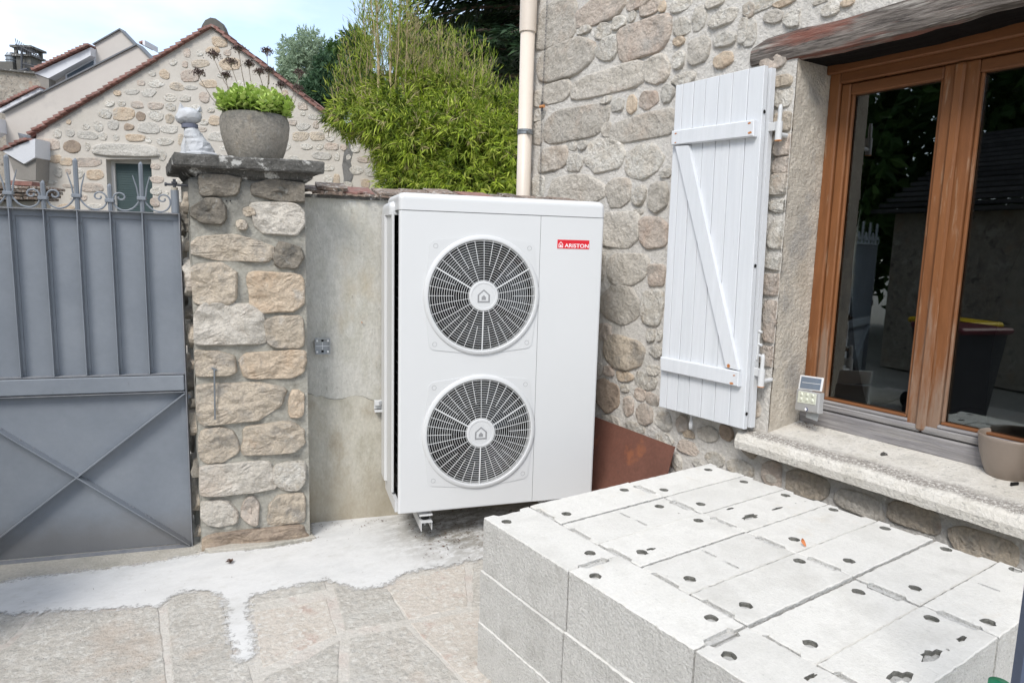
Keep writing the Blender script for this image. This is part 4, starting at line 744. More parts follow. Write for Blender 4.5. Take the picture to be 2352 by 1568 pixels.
for i, u in enumerate(allb):
    tall = (i % 2 == 0); zt_, zb_ = (ztl, zbt) if tall else (zsh, zbs); w = .0085
    g = G(); g.loft([[GATE.pt(u+dx, z, o) for dx, o in ((-w, -.008), (0, -.014), (w, -.008), (w, .006), (-w, .006))] for z in (ztop+.001, zt_-.012)]+[[GATE.pt(u+dx*.15+.002, zt_, o*.2) for dx, o in ((-w, -.008), (0, -.014), (w, -.008), (w, .006), (-w, .006))]], cap=True); g.mk('spike', M_gate, gate)
    G().box(GATE, u-.019, u+.019, zb_-.008, zb_+.008, -.019, .010, .002).mk('collar', M_gate, gate)
    if tall:
        for s_ in (-1, 1): G().tube([GATE.pt(u+s_*.014, zb_, 0), GATE.pt(u+s_*.020, zb_+.045, 0), GATE.pt(u+s_*.036, zb_+.105, 0)], [.004, .0036, .002], 6).mk('spray_rod', M_gate, gate)
    un = sp_
    for s_ in (-1, 1):
        if not tall: continue
        if i == 0 and s_ == 1:
            pass
        H_ = zb_-ztop; S = s_
        ctl = [(.05, 1.0), (.14, .62), (.30, .24), (.50, .075), (.66, .10), (.80, .27), (.885, .56), (.90, .85), (.87, 1.12), (.78, 1.30), (.66, 1.33), (.56, 1.2), (.54, 1.0), (.60, .86), (.69, .86), (.735, .96), (.72, 1.06)]
        P_ = [GATE.pt(u+S*a*un, ztop+b*H_, -.004) for a, b in ctl]
        sm = []
        for k in range(len(P_)-1):
            a0, a1, a2, a3 = P_[max(k-1, 0)], P_[k], P_[k+1], P_[min(k+2, len(P_)-1)]
            for t_ in (0, .33, .66): sm.append(.5*((2*a1)+(-a0+a2)*t_+(2*a0-5*a1+4*a2-a3)*t_*t_+(-a0+3*a1-3*a2+a3)*t_**3))
        sm.append(P_[-1]); G().tube(sm, .0042, 6).mk('scroll', M_gate, gate)
up_ = GATE.uz(402, 460)[0]; zpt = GATE.uz(402, 437)[1]
G().tube([GATE.pt(up_, ztop+.001, .0), GATE.pt(up_, zpt, .0)], .018, 14).mk('hinge_tube', M_gate, gate); G().tube([GATE.pt(up_, zpt, .0), GATE.pt(up_, zpt+.012, 0)], .015, 14).mk('grease_ring', M_render2, gate)
zh = zpt+.022; p = GATE.pt(up_, zh, 0)
hg = empty('gate_hinge_bolt', p, 'rusty iron hinge bolt between the gate top and pillar', 'hinge bolt')
G().tube([p-[0, 0, .012], p+[0, 0, .03]], .007, 10).mk('pin', M_dark, hg); G().tube([p-GATE.u*.036+[0, 0, .004], p+GATE.u*.06+[0, 0, .002]], .006, 8).mk('arm', M_dark, hg); G().tube([p+[0, 0, .008], p+[0, 0, .018]], .013, 6).mk('nut', M_dark, hg); G().tube([p-GATE.u*.042+[0, 0, .004], p-GATE.u*.034+[0, 0, .004]], .009, 8).mk('bolt_head', M_dark, hg)
G().lathe(GATE.pt(uR0-.02, zbot-.028, -.008), [(.010, 0), (.016, .002), (.016, .02), (.010, .024), (.006, .028)], 14).mk('gate_pivot', M_cope, gate)
# second leaf further left: a copy of the leaf and of each of its parts
lf2 = gate.copy(); C.objects.link(lf2); WL[lf2.name] = WL[gate.name]-GATE.u*(uR0-uLft+.03); lf2.location = Vector(WL[lf2.name]); lf2['label'] = 'second leaf of the slate blue gate, left of the leaf hung on the pillar'
for o_ in (gate, lf2): o_['group'] = 'leaves of the yard gate'
for ch_ in list(gate.children):
    c2_ = ch_.copy(); C.objects.link(c2_); c2_.parent = lf2
# ------------------------------------------------------------------ heat pump
UA = PUMP.uz(917, 477)[0]; UB = PUMP.uz(1388, 505)[0]; Z0 = (PUMP.uz(908, 1180)[1]+PUMP.uz(1218, 1152)[1])/2; ZSm = (PUMP.uz(917, 477)[1]+PUMP.uz(1389, 505)[1])/2; ZTp = (PUMP.uz(1000, 447)[1]+PUMP.uz(1340, 470)[1])/2+.012
US = (PUMP.uz(1247, 495)[0]+PUMP.uz(1218, 1152)[0])/2
hp = empty('heat_pump', PUMP.pt((UA+UB)/2, Z0, .2), 'white outdoor heat pump with two round fan grilles and a red badge', 'heat pump')
def rr(u0, u1, o0, o1, r, z, k=0., n=6):
    u0, u1, o0, o1 = u0+k, u1-k, o0+k, o1-k; out = []
    for cu, co, a0 in ((u0+r, o0+r, math.pi), (u1-r, o0+r, 1.5*math.pi), (u1-r, o1-r, 0), (u0+r, o1-r, .5*math.pi)):
        for i in range(n+1): a = a0+math.pi/2*i/n; out.append(PUMP.pt(cu+r*math.cos(a), z, co+r*math.sin(a)))
    return out
DP = .40; R_ = .022
def caploft(u0, u1, o0, o1, zb, zt, rv, re, lip=.003):
    rings = [rr(u0, u1, o0, o1, rv, zb, .004), rr(u0, u1, o0, o1, rv, zb), rr(u0, u1, o0, o1, rv, zt-re)]
    for i in range(1, 8): a = math.pi/2*i/7; rings.append(rr(u0, u1, o0, o1, rv, zt-re+re*math.sin(a), re*(1-math.cos(a))*.98))
    return rings
# body shell: front casing wraps round; open coil slit at left rear
def panel(name, u0, u1, z0, z1, o0, o1, m=M_white, b=.002): return G().box(PUMP, u0, u1, z0, z1, o0, o1, b).mk(name, m, hp)
# front panels have a round opening for each fan
fans = [(PUMP.uz(1110, 679), abs(PUMP.uz(1110+133, 679)[0]-PUMP.uz(1110-133, 679)[0])/2), (PUMP.uz(1100, 991.5), abs(PUMP.uz(1100+129, 991.5)[0]-PUMP.uz(1100-129, 991.5)[0])/2)]
Rf = (fans[0][1]+fans[1][1])/2
ucf = (fans[0][0][0]+fans[1][0][0])/2
zf = [fans[0][0][1], fans[1][0][1]]
def loop(pts): vs_ = [bm.verts.new(p) for p in pts]; return [bm.edges.new((vs_[i], vs_[(i+1) % len(vs_)])) for i in range(len(vs_))]
u1p = US-.0012; ua_ = UA+.012; sq = min(Rf*1.01, u1p-ucf-.001); g = G()
def rct(a, b, c_, d): g.add([PUMP.pt(a, c_, 0), PUMP.pt(b, c_, 0), PUMP.pt(b, d, 0), PUMP.pt(a, d, 0)], [[0, 1, 2, 3]])
zz = [Z0+.004, zf[1]-sq, zf[1]+sq, zf[0]-sq, zf[0]+sq, ZSm-.002]
for k in range(5):
    if k in (1, 3):
        rct(ua_, ucf-sq, zz[k], zz[k+1]); rct(ucf+sq, u1p, zz[k], zz[k+1]); zc_ = (zz[k]+zz[k+1])/2; v_ = []
        for i in range(64):
            a = 2*math.pi*i/64; m_ = 1/max(abs(math.cos(a)), abs(math.sin(a))); v_ += [PUMP.pt(ucf+Rf*.93*math.cos(a), zc_+Rf*.93*math.sin(a), 0), PUMP.pt(ucf+sq*m_*math.cos(a), zc_+sq*m_*math.sin(a), 0)]
        g.add(v_, [[2*i, 2*i+1, 2*((i+1) % 64)+1, 2*((i+1) % 64)] for i in range(64)])
    else: rct(ua_, u1p, zz[k], zz[k+1])
g.mk('front_panel', M_white, hp)
g = G()      # chamfered left edge and left side of the front casing
g.loft([[PUMP.pt(u, z, o) for u, o in ((UA+.012, 0), (UA+.009, .0006), (UA+.0025, .004), (UA, .010), (UA, .016), (UA+.02, .016))] for z in (Z0, ZSm-.002)], closed=False); g.mk('left_casing', M_white, hp)
G().box(PUMP, US+.0012, UB-.012, Z0, ZSm-.002, 0., .02).mk('service_panel', M_white, hp)
g = G(); g.loft([[PUMP.pt(u, z, o) for u, o in ((UB-.012, 0), (UB-.009, .0006), (UB-.0025, .004), (UB, .010), (UB, DP-.02), (UB-.01, DP))] for z in (Z0, ZSm-.002)], closed=False); g.mk('right_casing', M_white, hp)
G().box(PUMP, US-.0012, US+.0012, Z0+.002, ZSm-.003, .0025, .006).mk('panel_seam', M_line, hp)
G().box(PUMP, UA+.013, UB-.013, Z0, Z0+.003, .001, DP-.01).mk('base_plate', M_white, hp); G().box(PUMP, UA+.02, UB-.02, ZSm-.02, ZSm-.01, .03, DP-.02).mk('top_inner_plate', M_black, hp)
G().box(PUMP, US+.02, US+.025, Z0+.02, ZSm-.03, .03, DP-.02).mk('inner_partition', M_black, hp); G().box(PUMP, UA+.03, UB-.03, Z0+.02, ZSm-.03, DP-.05, DP-.04).mk('rear_coil', M_coil, hp)
G().box(PUMP, UA+.022, UA+.035, Z0+.01, ZSm-.005, .020, DP-.06).mk('side_coil', M_black, hp)
g = G()
for k in range(26): g.box(PUMP, UA+.010, UA+.0125, Z0+.05+k*(ZSm-Z0-.1)/26, Z0+.053+k*(ZSm-Z0-.1)/26, .09, DP-.1)
g.mk('coil_guard_wires', M_dark, hp)
# rear guard post on the left with rounded head
zg0 = Z0+.075
g = G(); g.loft([[PUMP.pt(u, z, o) for u, o in ((UA-.006, .118), (UA-.012, .118), (UA-.017, .124), (UA-.018, .30), (UA-.03, .312), (UA-.03, DP+.03), (UA-.02, DP+.045), (UA+.05, DP+.045))] for z in (zg0, ZSm-.012)], closed=False, cap=False); g.mk('rear_guard', M_white, hp)
G().box(PUMP, UA-.012, UA+.006, Z0-.0, Z0+.06, .03, DP).mk('side_foot_plate', M_white, hp)
G().loft(caploft(UA-.028, UB-.02, .135, DP+.045, ZSm-.02, ZTp-.035, .03, .035), cap=True).mk('rear_cap', M_white, hp, smooth=False)
G().loft(caploft(UA-.002, UB+.002, -.003, DP+.0, ZSm+.001, ZTp, .022, .03), cap=True).mk('top_cap', M_white, hp)
G().box(PUMP, UA+.002, UB-.002, ZSm-.0015, ZSm+.0008, .0006, .01).mk('cap_seam', M_line, hp)
AX = (PUMP.u, np.array([0, 0, 1.]), -PUMP.n)
for fi, zc_ in enumerate(zf):
    c_ = PUMP.pt(ucf, zc_, 0); Ri = Rf*.915; s = Rf
    fan = hp
    # corner plate
    hx, hy = Rf*1.0, Rf*1.0; g = G()
    for (sx, sy) in ((1, 1), (-1, 1), (-1, -1), (1, -1)):
        cx_, cy_ = hx*.90-.035, hy*.90-.035
        o_ = [(hx*.955, hy*.32)]+[(cx_+.035*math.cos(a), cy_+.035*math.sin(a)) for a in np.linspace(0, math.pi/2, 7)]+[(hx*.32, hy*.955)]
        i_ = [(Rf*.96*math.cos(a), Rf*.96*math.sin(a)) for a in np.linspace(.25, math.pi/2-.25, 9)]
        g = G(); G_ = [(ucf+sx*p_[0], zc_+sy*p_[1]) for p_ in o_+i_[::-1]]; g.slab(PUMP, G_, -.0032, -.0002)
        g.mk('grille_corner_plate', M_plastic, hp)
    g = G()
    for (sx, sy) in ((1, 1), (-1, 1), (-1, -1), (1, -1)):
        cc_ = PUMP.pt(ucf+sx*(hx*.90-.03), zc_+sy*(hy*.90-.03), -.0033); g.lathe(cc_, [(.0105, 0), (.0105, .0006), (.0115, .0006), (.0115, 0)], 20, AX)
    g.mk('screw_cover_ring', M_line, hp)
    G().lathe(c_, [(Rf*1.0, .0), (Rf*.998, .006), (Rf*.985, .0105), (Rf*.965, .012), (Rf*.945, .014), (Rf*.925, .0135), (Ri*1.0, .009), (Ri*.995, -.02), (Ri*.99, -.075)], 96, AX).mk('grille_rim', M_plastic, hp, smooth=True)
    G().lathe(c_, [(Ri*.985, -.02), (Ri*.985, -.17), (.0, -.17)], 48, AX).mk('fan_well', M_black, hp)
    # rings and spokes
    dome = lambda r: .010+.014*math.cos(min(1, r/Ri)*math.pi/2)
    g = G(); rh = Rf*.245; NR = 17
    for k in range(NR):
        r = rh+(Ri-rh)*(k+.6)/NR; h = dome(r); w = .0008
        g.lathe(c_, [(r-w, h), (r+w, h), (r+w*.8, h-.003), (r-w*.8, h-.003), (r-w, h)], 80, AX)
    g.mk('grille_ring', M_grillep, hp, kind='stuff', smooth=False)
    g = G(); NS = 36
    def spoke(a, r0, r1, w, g):
        e = PUMP.u*math.cos(a)+np.array([0, 0, 1])*math.sin(a); t2 = -PUMP.u*math.sin(a)+np.array([0, 0, 1])*math.cos(a); rings = []
        for r in np.linspace(r0, r1, 7):
            h = dome(r)+.0006; P_ = c_+e*r
            rings.append([P_+t2*w-PUMP.n*h, P_-t2*w-PUMP.n*h, P_-t2*w*.7-PUMP.n*(h-.004), P_+t2*w*.7-PUMP.n*(h-.004)])
        g.loft(rings, cap=True)
    for k in range(NS):
        a = math.radians(90+10*k); thick = k % 12 == 6
        if thick: continue
        spoke(a, rh if k % 2 == 0 else rh+(Ri-rh)*.40, Ri, .0011, g)
    g.mk('grille_spoke', M_grillep, hp, kind='stuff')
    for a in (30, 150, 270): g = G(); spoke(math.radians(a), rh, Ri+.004, .0032, g); g.mk('thick_spoke', M_grillep, hp)
    h0 = dome(0)
    G().lathe(c_, [(rh*1.03, h0-.012), (rh*1.03, h0-.001), (rh*1.0, h0+.002), (rh*.90, h0+.003), (rh*.86, h0+.003), (rh*.84, h0+.0012), (rh*.80, h0+.001), (0, h0+.001)], 48, AX).mk('hub_cap', M_plastic, hp)
    # emblem on the hub: house outline with a small solid house inside
    def house_shape(cu, cz, w, off, m, par, nm, lw=None, filled=False, sc_=1.):
        out_ = [(-.5, -.5), (.5, -.5), (.5, .12), (0, .55), (-.5, .12)]; k_ = 1-2*(lw or 0)/w
        o_ = [(cu+a*w, cz+b*w) for a, b in out_]
        if filled: return G().slab(PUMP, o_, off, off+.0008).mk(nm, m, par)
        i_ = [(cu+a*w*k_, cz+(b*k_+.005)*w) for a, b in out_]
        g = G()
        for q_ in range(5): r = (q_+1) % 5; g.slab(PUMP, [o_[q_], o_[r], i_[r], i_[q_]], off, off+.0008)
        return g.mk(nm, m, par)
    house_shape(ucf, zc_-.0015, rh*.86, -h0-.0018, M_logo, hp, 'emblem_outline', lw=rh*.105); house_shape(ucf, zc_-rh*.11, rh*.30, -h0-.0018, M_logo, hp, 'emblem_centre', filled=True)
    # propeller behind
    g = G()
    for b_ in range(3):
        a0 = b_*2.094+.6*fi; vs_ = []; nn = 9
        for i in range(nn):
            for j in range(5):
                r = rh*.7+(Ri*.93-rh*.7)*i/(nn-1); a = a0+.25*i/(nn-1)+(j/4-.5)*1.25; o = .055+(j/4-.5)*.05
                vs_.append(c_+PUMP.u*r*math.cos(a)+np.array([0, 0, 1])*r*math.sin(a)+PUMP.n*o)
        g.add(vs_, [[i*5+j, i*5+j+1, (i+1)*5+j+1, (i+1)*5+j] for i in range(nn-1) for j in range(4)])
    g.lathe(c_+PUMP.n*.09, [(rh*.75, 0), (rh*.75, .05), (rh*.6, .058), (0, .06)], 28, AX)
    g.mk('propeller', M_coil, hp, smooth=True)
# badge
def text_mesh(body):
    cu = bpy.data.curves.new('lettering', 'FONT'); cu.body = body; cu.offset = .012; cu.resolution_u = 6; cu.extrude = .02
    o = bpy.data.objects.new('lettering', cu); C.objects.link(o); dg = bpy.context.evaluated_depsgraph_get(); dg.update()
    me = bpy.data.meshes.new_from_object(o.evaluated_get(dg)); v = np.array([q.co[:] for q in me.vertices]); f = [list(p.vertices) for p in me.polygons]
    bpy.data.objects.remove(o); bpy.data.curves.remove(cu); bpy.data.meshes.remove(me); return v, f
ba = [PUMP.uz(x, y) for x, y in [(1280.5, 549.5), (1353.5, 553), (1353, 573), (1280, 570)]]
u0, u1 = (ba[0][0]+ba[3][0])/2, (ba[1][0]+ba[2][0])/2; z1, z0 = (ba[0][1]+ba[1][1])/2, (ba[2][1]+ba[3][1])/2
bad = G().box(PUMP, u0, u1, z0, z1, -.0016, .0004, .0004).mk('badge', M_red, hp)
W_, H_ = u1-u0, z1-z0
v, f = text_mesh('ARISTON'); mnx, mxx, mny, mxy = v[:, 0].min(), v[:, 0].max(), v[:, 1].min(), v[:, 1].max()
tu = u0+W_*.225+(v[:, 0]-mnx)/(mxx-mnx)*W_*.755; tz = z0+H_*.13+(v[:, 1]-mny)/(mxy-mny)*H_*.44
mk('lettering', [PUMP.pt(a, b, -.0016-(.0004 if c_ > 0 else 0)) for a, b, c_ in zip(tu, tz, v[:, 2])], f, M_print, bad)
def hs(cu, cz, w, off, m, par, nm, lw=None, filled=False):
    out_ = [(-.5, -.5), (.5, -.5), (.5, .12), (0, .6), (-.5, .12)]; k_ = 1-2*(lw or 0)/w; o_ = [(cu+a*w, cz+b*w*1.15) for a, b in out_]
    if filled: return G().slab(PUMP, o_, off, off+.0005).mk(nm, m, par)
    i_ = [(cu+a*w*k_, cz+b*k_*w*1.15) for a, b in out_]; g = G()
    for q_ in range(5): r = (q_+1) % 5; g.slab(PUMP, [o_[q_], o_[r], i_[r], i_[q_]], off, off+.0005)
    return g.mk(nm, m, par)
hs(u0+W_*.105, z0+H_*.42, W_*.135, -.0021, M_print, bad, 'emblem_outline', lw=W_*.017); hs(u0+W_*.105, z0+H_*.33, W_*.05, -.0021, M_print, bad, 'emblem_centre', filled=True)
# wall brackets: two arms under the pump with rubber dampers, plus the wall rail
zg = Z0-.055
for j, uu in enumerate((PUMP.uz(972, 1215, .1)[0], UB-.20)):
    br = empty('wall_bracket', PUMP.pt(uu, zg-.02, .2), ['white steel bracket arm with rubber damper under the left end of the heat pump', 'white steel bracket arm with rubber damper under the right end of the heat pump'][j], 'bracket', 'brackets carrying the heat pump')
    o0 = -.0; z_ = Z0-.062; w = .030
    g = G(); g.box(PUMP, uu-w, uu-w+.003, z_-.045, z_, o0, .44); g.box(PUMP, uu+w-.003, uu+w, z_-.045, z_, o0+.01, .44); g.box(PUMP, uu-w, uu+w, z_, z_+.003, o0, .44); g.mk('arm', M_plastic, br)
    G().box(PUMP, uu-w-.012, uu+w+.012, z_-.10, z_+.30, .44, .455).mk('upright', M_plastic, br)
    cc_ = PUMP.pt(uu, z_+.003, .055); G().lathe(cc_, [(0, 0), (.021, 0), (.0235, .012), (.021, .026), (0, .026)], 20).mk('rubber_damper', M_black, br)
    G().box(PUMP, uu-.038, uu+.034, z_+.030, z_+.040, .01, .12, .004).mk('pump_foot', M_plastic, br)
    g = G(); cc_ = PUMP.pt(uu, z_+.040, .055); g.lathe(cc_, [(0, 0), (.013, 0), (.013, .003), (.0, .003)], 16); g.lathe(cc_, [(.0085, .003), (.0085, .011), (0, .011)], 6); g.tube([cc_, cc_+[0, 0, .022]], .004, 8); g.tube([cc_-[0, 0, .075], cc_], .004, 8); g.mk('foot_bolt', M_steel, br)
ur0 = GW.uz(860, 930, -.03)[0]; zr0 = GW.uz(860, 945, -.03)[1]; zr1 = GW.uz(860, 920, -.03)[1]
rl = empty('mounting_rail', GW.pt(ur0+.5, zr0, -.02), 'white wall rail end with a bolt showing left of the heat pump', 'rail')
g = G(); g.box(GW, ur0, ur0+.95, zr0, zr0+.006, -.045, -.0035); g.box(GW, ur0, ur0+.95, zr1-.028, zr1, -.036, -.0035, .002); g.box(GW, ur0, ur0+.95, zr0, zr0+.012, -.047, -.044); g.box(GW, ur0, ur0+.95, zr0+.012, zr1-.03, -.012, -.0035); g.mk('rail_section', M_plastic, rl)
c_ = GW.pt(*GW.uz(875, 925, -.037), -.037); g = G().lathe(c_, [(0, 0), (.012, 0), (.012, .003), (0, .003)], 18, (GW.u, np.array([0, 0, 1.]), -GW.n)); g.lathe(c_-GW.n*.003, [(0, 0), (.007, 0), (.007, .007), (0, .007)], 6, (GW.u, np.array([0, 0, 1.]), -GW.n)); g.mk('rail_bolt', M_steel, rl)
# ------------------------------------------------------------------ rusty sheet leaning on the house
oA, oB = -.05, -.05
t1, t2 = HOUSE.uz(1340, 947, oA), HOUSE.uz(1550, 1026, oA); tb_ = HOUSE.uz(1542, 1078, oA-.02)
du = tb_[0]-t2[0]; dz = tb_[1]-t2[1]; k_ = (t2[1]-.02)/-dz
fr_ = [HOUSE.pt(t1[0]+.25, t1[1]+(t1[1]-t2[1])/(t1[0]-t2[0])*.25, oA), HOUSE.pt(*t2, oA), HOUSE.pt(t2[0]+du*k_*.25, .02, oA-.16), HOUSE.pt(t1[0]+.25, .02, oA-.16)]
G().prism(fr_, [p+HOUSE.n*.004 for p in fr_]).mk('rusty_sheet', M_rustp, None, label='rust-brown steel sheet leaning on the house wall beside the heat pump', cat='steel sheet')
# ------------------------------------------------------------------ stack of concrete blocks
SU, SV, ZB = .979, 1.0398, .60
def R8(x, y): return ((1900+x*.93367)/1.7415, (1800+y*.9338)/1.7415)
holes = [(135,303,0),(493,437,0),(515,540,0),(1012,720,0),(1088,883,0),(392,272,0),(640,170,0),(790,236,0),(957,302,0),(715,438,1),(920,548,0),(1390,477,0),(1160,667,0),(1643,597,0),(1437,818,0),(1955,724,0),(1000,82,0),(810,168,0),(1152,133,0),(967,228,0),(1330,190,1),(1535,252,0),(1368,378,0),(1757,335,0),(1603,474,0),(2018,420,0),(1887,586,1),(2315,514,0),(2200,738,1),
 (640,273,'s'),(712,305,'s'),(1003,440,'s'),(1097,487,'s'),(2200,588,'s'),(1180,282,'B'),(1293,247,'b'),(1095,247,'c'),(1415,216,'d'),(1374,224,'d'),(872,265,'d'),(2085,810,'c'),(1955,880,'B'),(1820,970,'B'),(2025,857,'d'),(1437,972,'c'),(755,424,'c')]
HW = []
for x, y, t_ in holes: p = ground_at(*R8(x, y), ZB); HW.append((p[0], p[1], t_))
def block(name, x0, x1, y0, y1, ztop_, label, group='concrete blocks in the stack', notch='x', detail=True, hol=()):
    """box footprint x0..x1, y0..y1; notch: axis along which the ends carry a recess"""
    gap = .0036; x0 += gap; x1 -= gap; y0 += gap; y1 -= gap; h = .198
    jx, jy, jz = random.uniform(-.0012, .0012), random.uniform(-.0012, .0012), random.uniform(-.003, .003)
    x0 += jx; x1 += jx; y0 += jy; y1 += jy; zt = ztop_+jz
    pts = []
    def seg(a, b):
        a, b = np.array(a), np.array(b); k = max(1, int(np.linalg.norm(b-a)/.016))
        for i in range(k): pts.append(a+(b-a)*i/k)
    w = (y1-y0) if notch == 'x' else (x1-x0); m = .20*w; d = .016
    if notch == 'x':
        c = [(x0, y0), (x1, y0), (x1, y0+m), (x1-d, y0+m*1.25), (x1-d, y1-m*1.25), (x1, y1-m), (x1, y1), (x0, y1), (x0, y1-m), (x0+d, y1-m*1.25), (x0+d, y0+m*1.25), (x0, y0+m)]
    else:
        c = [(x0, y0), (x0+m, y0), (x0+m*1.25, y0+d), (x1-m*1.25, y0+d), (x1-m, y0), (x1, y0), (x1, y1), (x1-m, y1), (x1-m*1.25, y1-d), (x0+m*1.25, y1-d), (x0+m, y1), (x0, y1)]
    for i in range(12): seg(c[i], c[(i+1) % 12])
    sd_ = random.uniform(0, 90)
    def jit(p, a=.0022): return (p[0]+a*noise.noise(Vector((p[0]*60, p[1]*60, sd_)))*1.3+a*.5*random.uniform(-1, 1), p[1]+a*noise.noise(Vector((p[0]*60, p[1]*60, sd_+7)))*1.3+a*.5*random.uniform(-1, 1))
    P_ = np.array([jit(p) for p in pts]); ctr = np.array([(x0+x1)/2, (y0+y1)/2]); n = len(P_)
    dirv = np.sign(P_-ctr)*np.minimum(1, np.abs(P_-ctr)*20); IN = P_-dirv*.0030
    bm = bmesh.new(); T = [bm.verts.new((q[0], q[1], zt+.0006*random.uniform(-1, 1))) for q in IN]; E = [bm.edges.new((T[i], T[(i+1) % n])) for i in range(n)]
    hl = []
    for hx, hy, t_ in hol:
        k = 18; R = []
        for i in range(k):
            a = 2*math.pi*i/k; rx = ry = random.uniform(.0175, .020)
            if t_ == 's': rx, ry = .0065, .030
            if t_ == 'l': rx, ry = .008, .052
            if t_ == 'B': rx, ry = .040, .017
            if t_ == 'b': rx, ry = .034, .007
            if t_ == 'c': rx, ry = .020, .007
            if t_ == 'd': rx, ry = .005, .004
            e = 5 if t_ in ('s', 'l') else 2
            q = (abs(math.cos(a))**e+abs(math.sin(a))**e)**(-1/e); am = .05 if t_ in (0, 's', 'l') else (.16 if t_ == 1 else .38)
            q *= 1+am*noise.noise(Vector((math.cos(a)*2, math.sin(a)*2, hx*50)))*1.6+am*.3*random.uniform(-1, 1)
            R.append((hx+rx*q*math.cos(a), hy+ry*q*math.sin(a)))
        if min(q[0] for q in R) < x0+.004 or max(q[0] for q in R) > x1-.004 or min(q[1] for q in R) < y0+.004 or max(q[1] for q in R) > y1-.004: continue
        V_ = [bm.verts.new((q[0], q[1], zt)) for q in R]; E += [bm.edges.new((V_[i], V_[(i+1) % k])) for i in range(k)]; hl.append((V_, t_, hx, hy))
    bmesh.ops.triangle_fill(bm, edges=E, use_beauty=True)
    for f_ in bm.faces:
        f_.material_index = 0
        if f_.normal.z < 0: f_.normal_flip()
    zn = zt-.013
    M_ = [bm.verts.new((q[0], q[1], zt-.0032)) for q in P_]; B_ = [bm.verts.new((q[0], q[1], zn)) for q in P_]
    for i in range(n):
        j = (i+1) % n; f_ = bm.faces.new((T[i], M_[i], M_[j], T[j])); f_.material_index = 0; f_ = bm.faces.new((M_[i], B_[i], B_[j], M_[j])); f_.material_index = 1
    for V_, t_, hx, hy in hl:
        k = len(V_); dp = .008 if t_ in ('s', 'l', 'd') else .075
        L1 = [bm.verts.new((hx+(v.co.x-hx)*.93, hy+(v.co.y-hy)*.93, zt-.004)) for v in V_]; L2 = [bm.verts.new((hx+(v.co.x-hx)*.8, hy+(v.co.y-hy)*.8, zt-dp)) for v in V_]
        for i in range(k):
            j = (i+1) % k
            for a, b in ((V_, L1), (L1, L2)): f_ = bm.faces.new((a[i], a[j], b[j], b[i])); f_.material_index = 1 if dp < .01 else 2
        f_ = bm.faces.new(L2); f_.material_index = 1 if dp < .01 else 2
    # lower body, grid sided for uneven edges
    b0, b1, b2, b3 = (x0, y0), (x1, y0), (x1, y1), (x0, y1)
    cr_ = []
    for a, b in ((b0, b1), (b1, b2), (b2, b3), (b3, b0)):
        k = max(2, int(np.hypot(b[0]-a[0], b[1]-a[1])/.03))
        for i in range(k): cr_.append((a[0]+(b[0]-a[0])*i/k, a[1]+(b[1]-a[1])*i/k))
    lev = [zn, zt-.10, zt-h+.004, zt-h]; prev = None
    for li, z in enumerate(lev):
        rw = [bm.verts.new((*[q_+s_ for q_, s_ in zip(jit(p, .0015), (0, 0))], z)) for p in cr_]
        if prev:
            for i in range(len(cr_)): j = (i+1) % len(cr_); f_ = bm.faces.new((prev[i], prev[j], rw[j], rw[i])); f_.material_index = 1
        else: f_ = bm.faces.new(rw); f_.material_index = 1
        prev = rw
    bm.verts.index_update(); v = [tuple(q.co) for q in bm.verts]; f = [[q.index for q in fc.verts] for fc in bm.faces]; mi = [fc.material_index for fc in bm.faces]; bm.free()
    return mk('concrete_block', v, f, [M_blockt, M_blocks, M_hole], None, mi=mi, label=label, cat='concrete block', group=group)
ORD = ['first', 'second', 'third', 'fourth', 'fifth', 'sixth', 'seventh']
random.seed(9)
def inb(x0, x1, y0, y1): return [(a, b, c_) for a, b, c_ in HW if x0 < a < x1 and y0 < b < y1]
for i in range(3):
    x0, x1, y0, y1 = 0, .2*SV, -.5*SU*(i+1), -.5*SU*i
    block('a', x0, x1, y0, y1, ZB, f'pale concrete block lying lengthwise, {ORD[i]} from the heat pump along the stack top edge', notch='y', hol=inb(x0, x1, y0, y1))
    block('a', x0-.007, x1-.007, y0+.004, y1+.004, ZB-.2, f'middle course concrete block of the stack left face, {ORD[i]} from the heat pump', notch='y')
    block('a', x0-.012, x1-.012, y0+.002, y1+.002, ZB-.4, f'bottom course concrete block of the stack left face, {ORD[i]} from the heat pump', notch='y')
for r_, (v0, v1, nm) in enumerate(((.2, .7, 'middle row'), (.7, 1.2, 'house side row'))):
    for i in range(7):
        x0, x1, y0, y1 = v0*SV, v1*SV, -.2*SU*(i+1), -.2*SU*i
        extra = {(0, 1): 'with two narrow slots', (1, 2): 'with a chipped open face', (0, 3): 'with two slots', (1, 3): 'with an ochre stain', (1, 6): 'with long slots', (0, 6): 'with broken holes'}.get((r_, i), 'with two round holes')
        block('b', x0, x1, y0, y1, ZB-(.004 if i % 2 else 0), f'{ORD[i]} block from the heat pump in the {nm}, {extra}', notch='x', hol=inb(x0, x1, y0, y1))
for lv, nm in ((1, 'middle'), (2, 'bottom')):
    for i in range(2): block('c', (.2+.5*i)*SV, (.7+.5*i)*SV, -.2*SU, 0, ZB-.2*lv, f'{"left" if i == 0 else "right"} {nm} course block at the stack end facing the heat pump')
    for i in range(2): block('c', (.2+.5*i)*SV, (.7+.5*i)*SV, -1.4*SU, -1.2*SU, ZB-.2*lv, f'{"left" if i == 0 else "right"} {nm} course block at the stack end nearest the viewer')
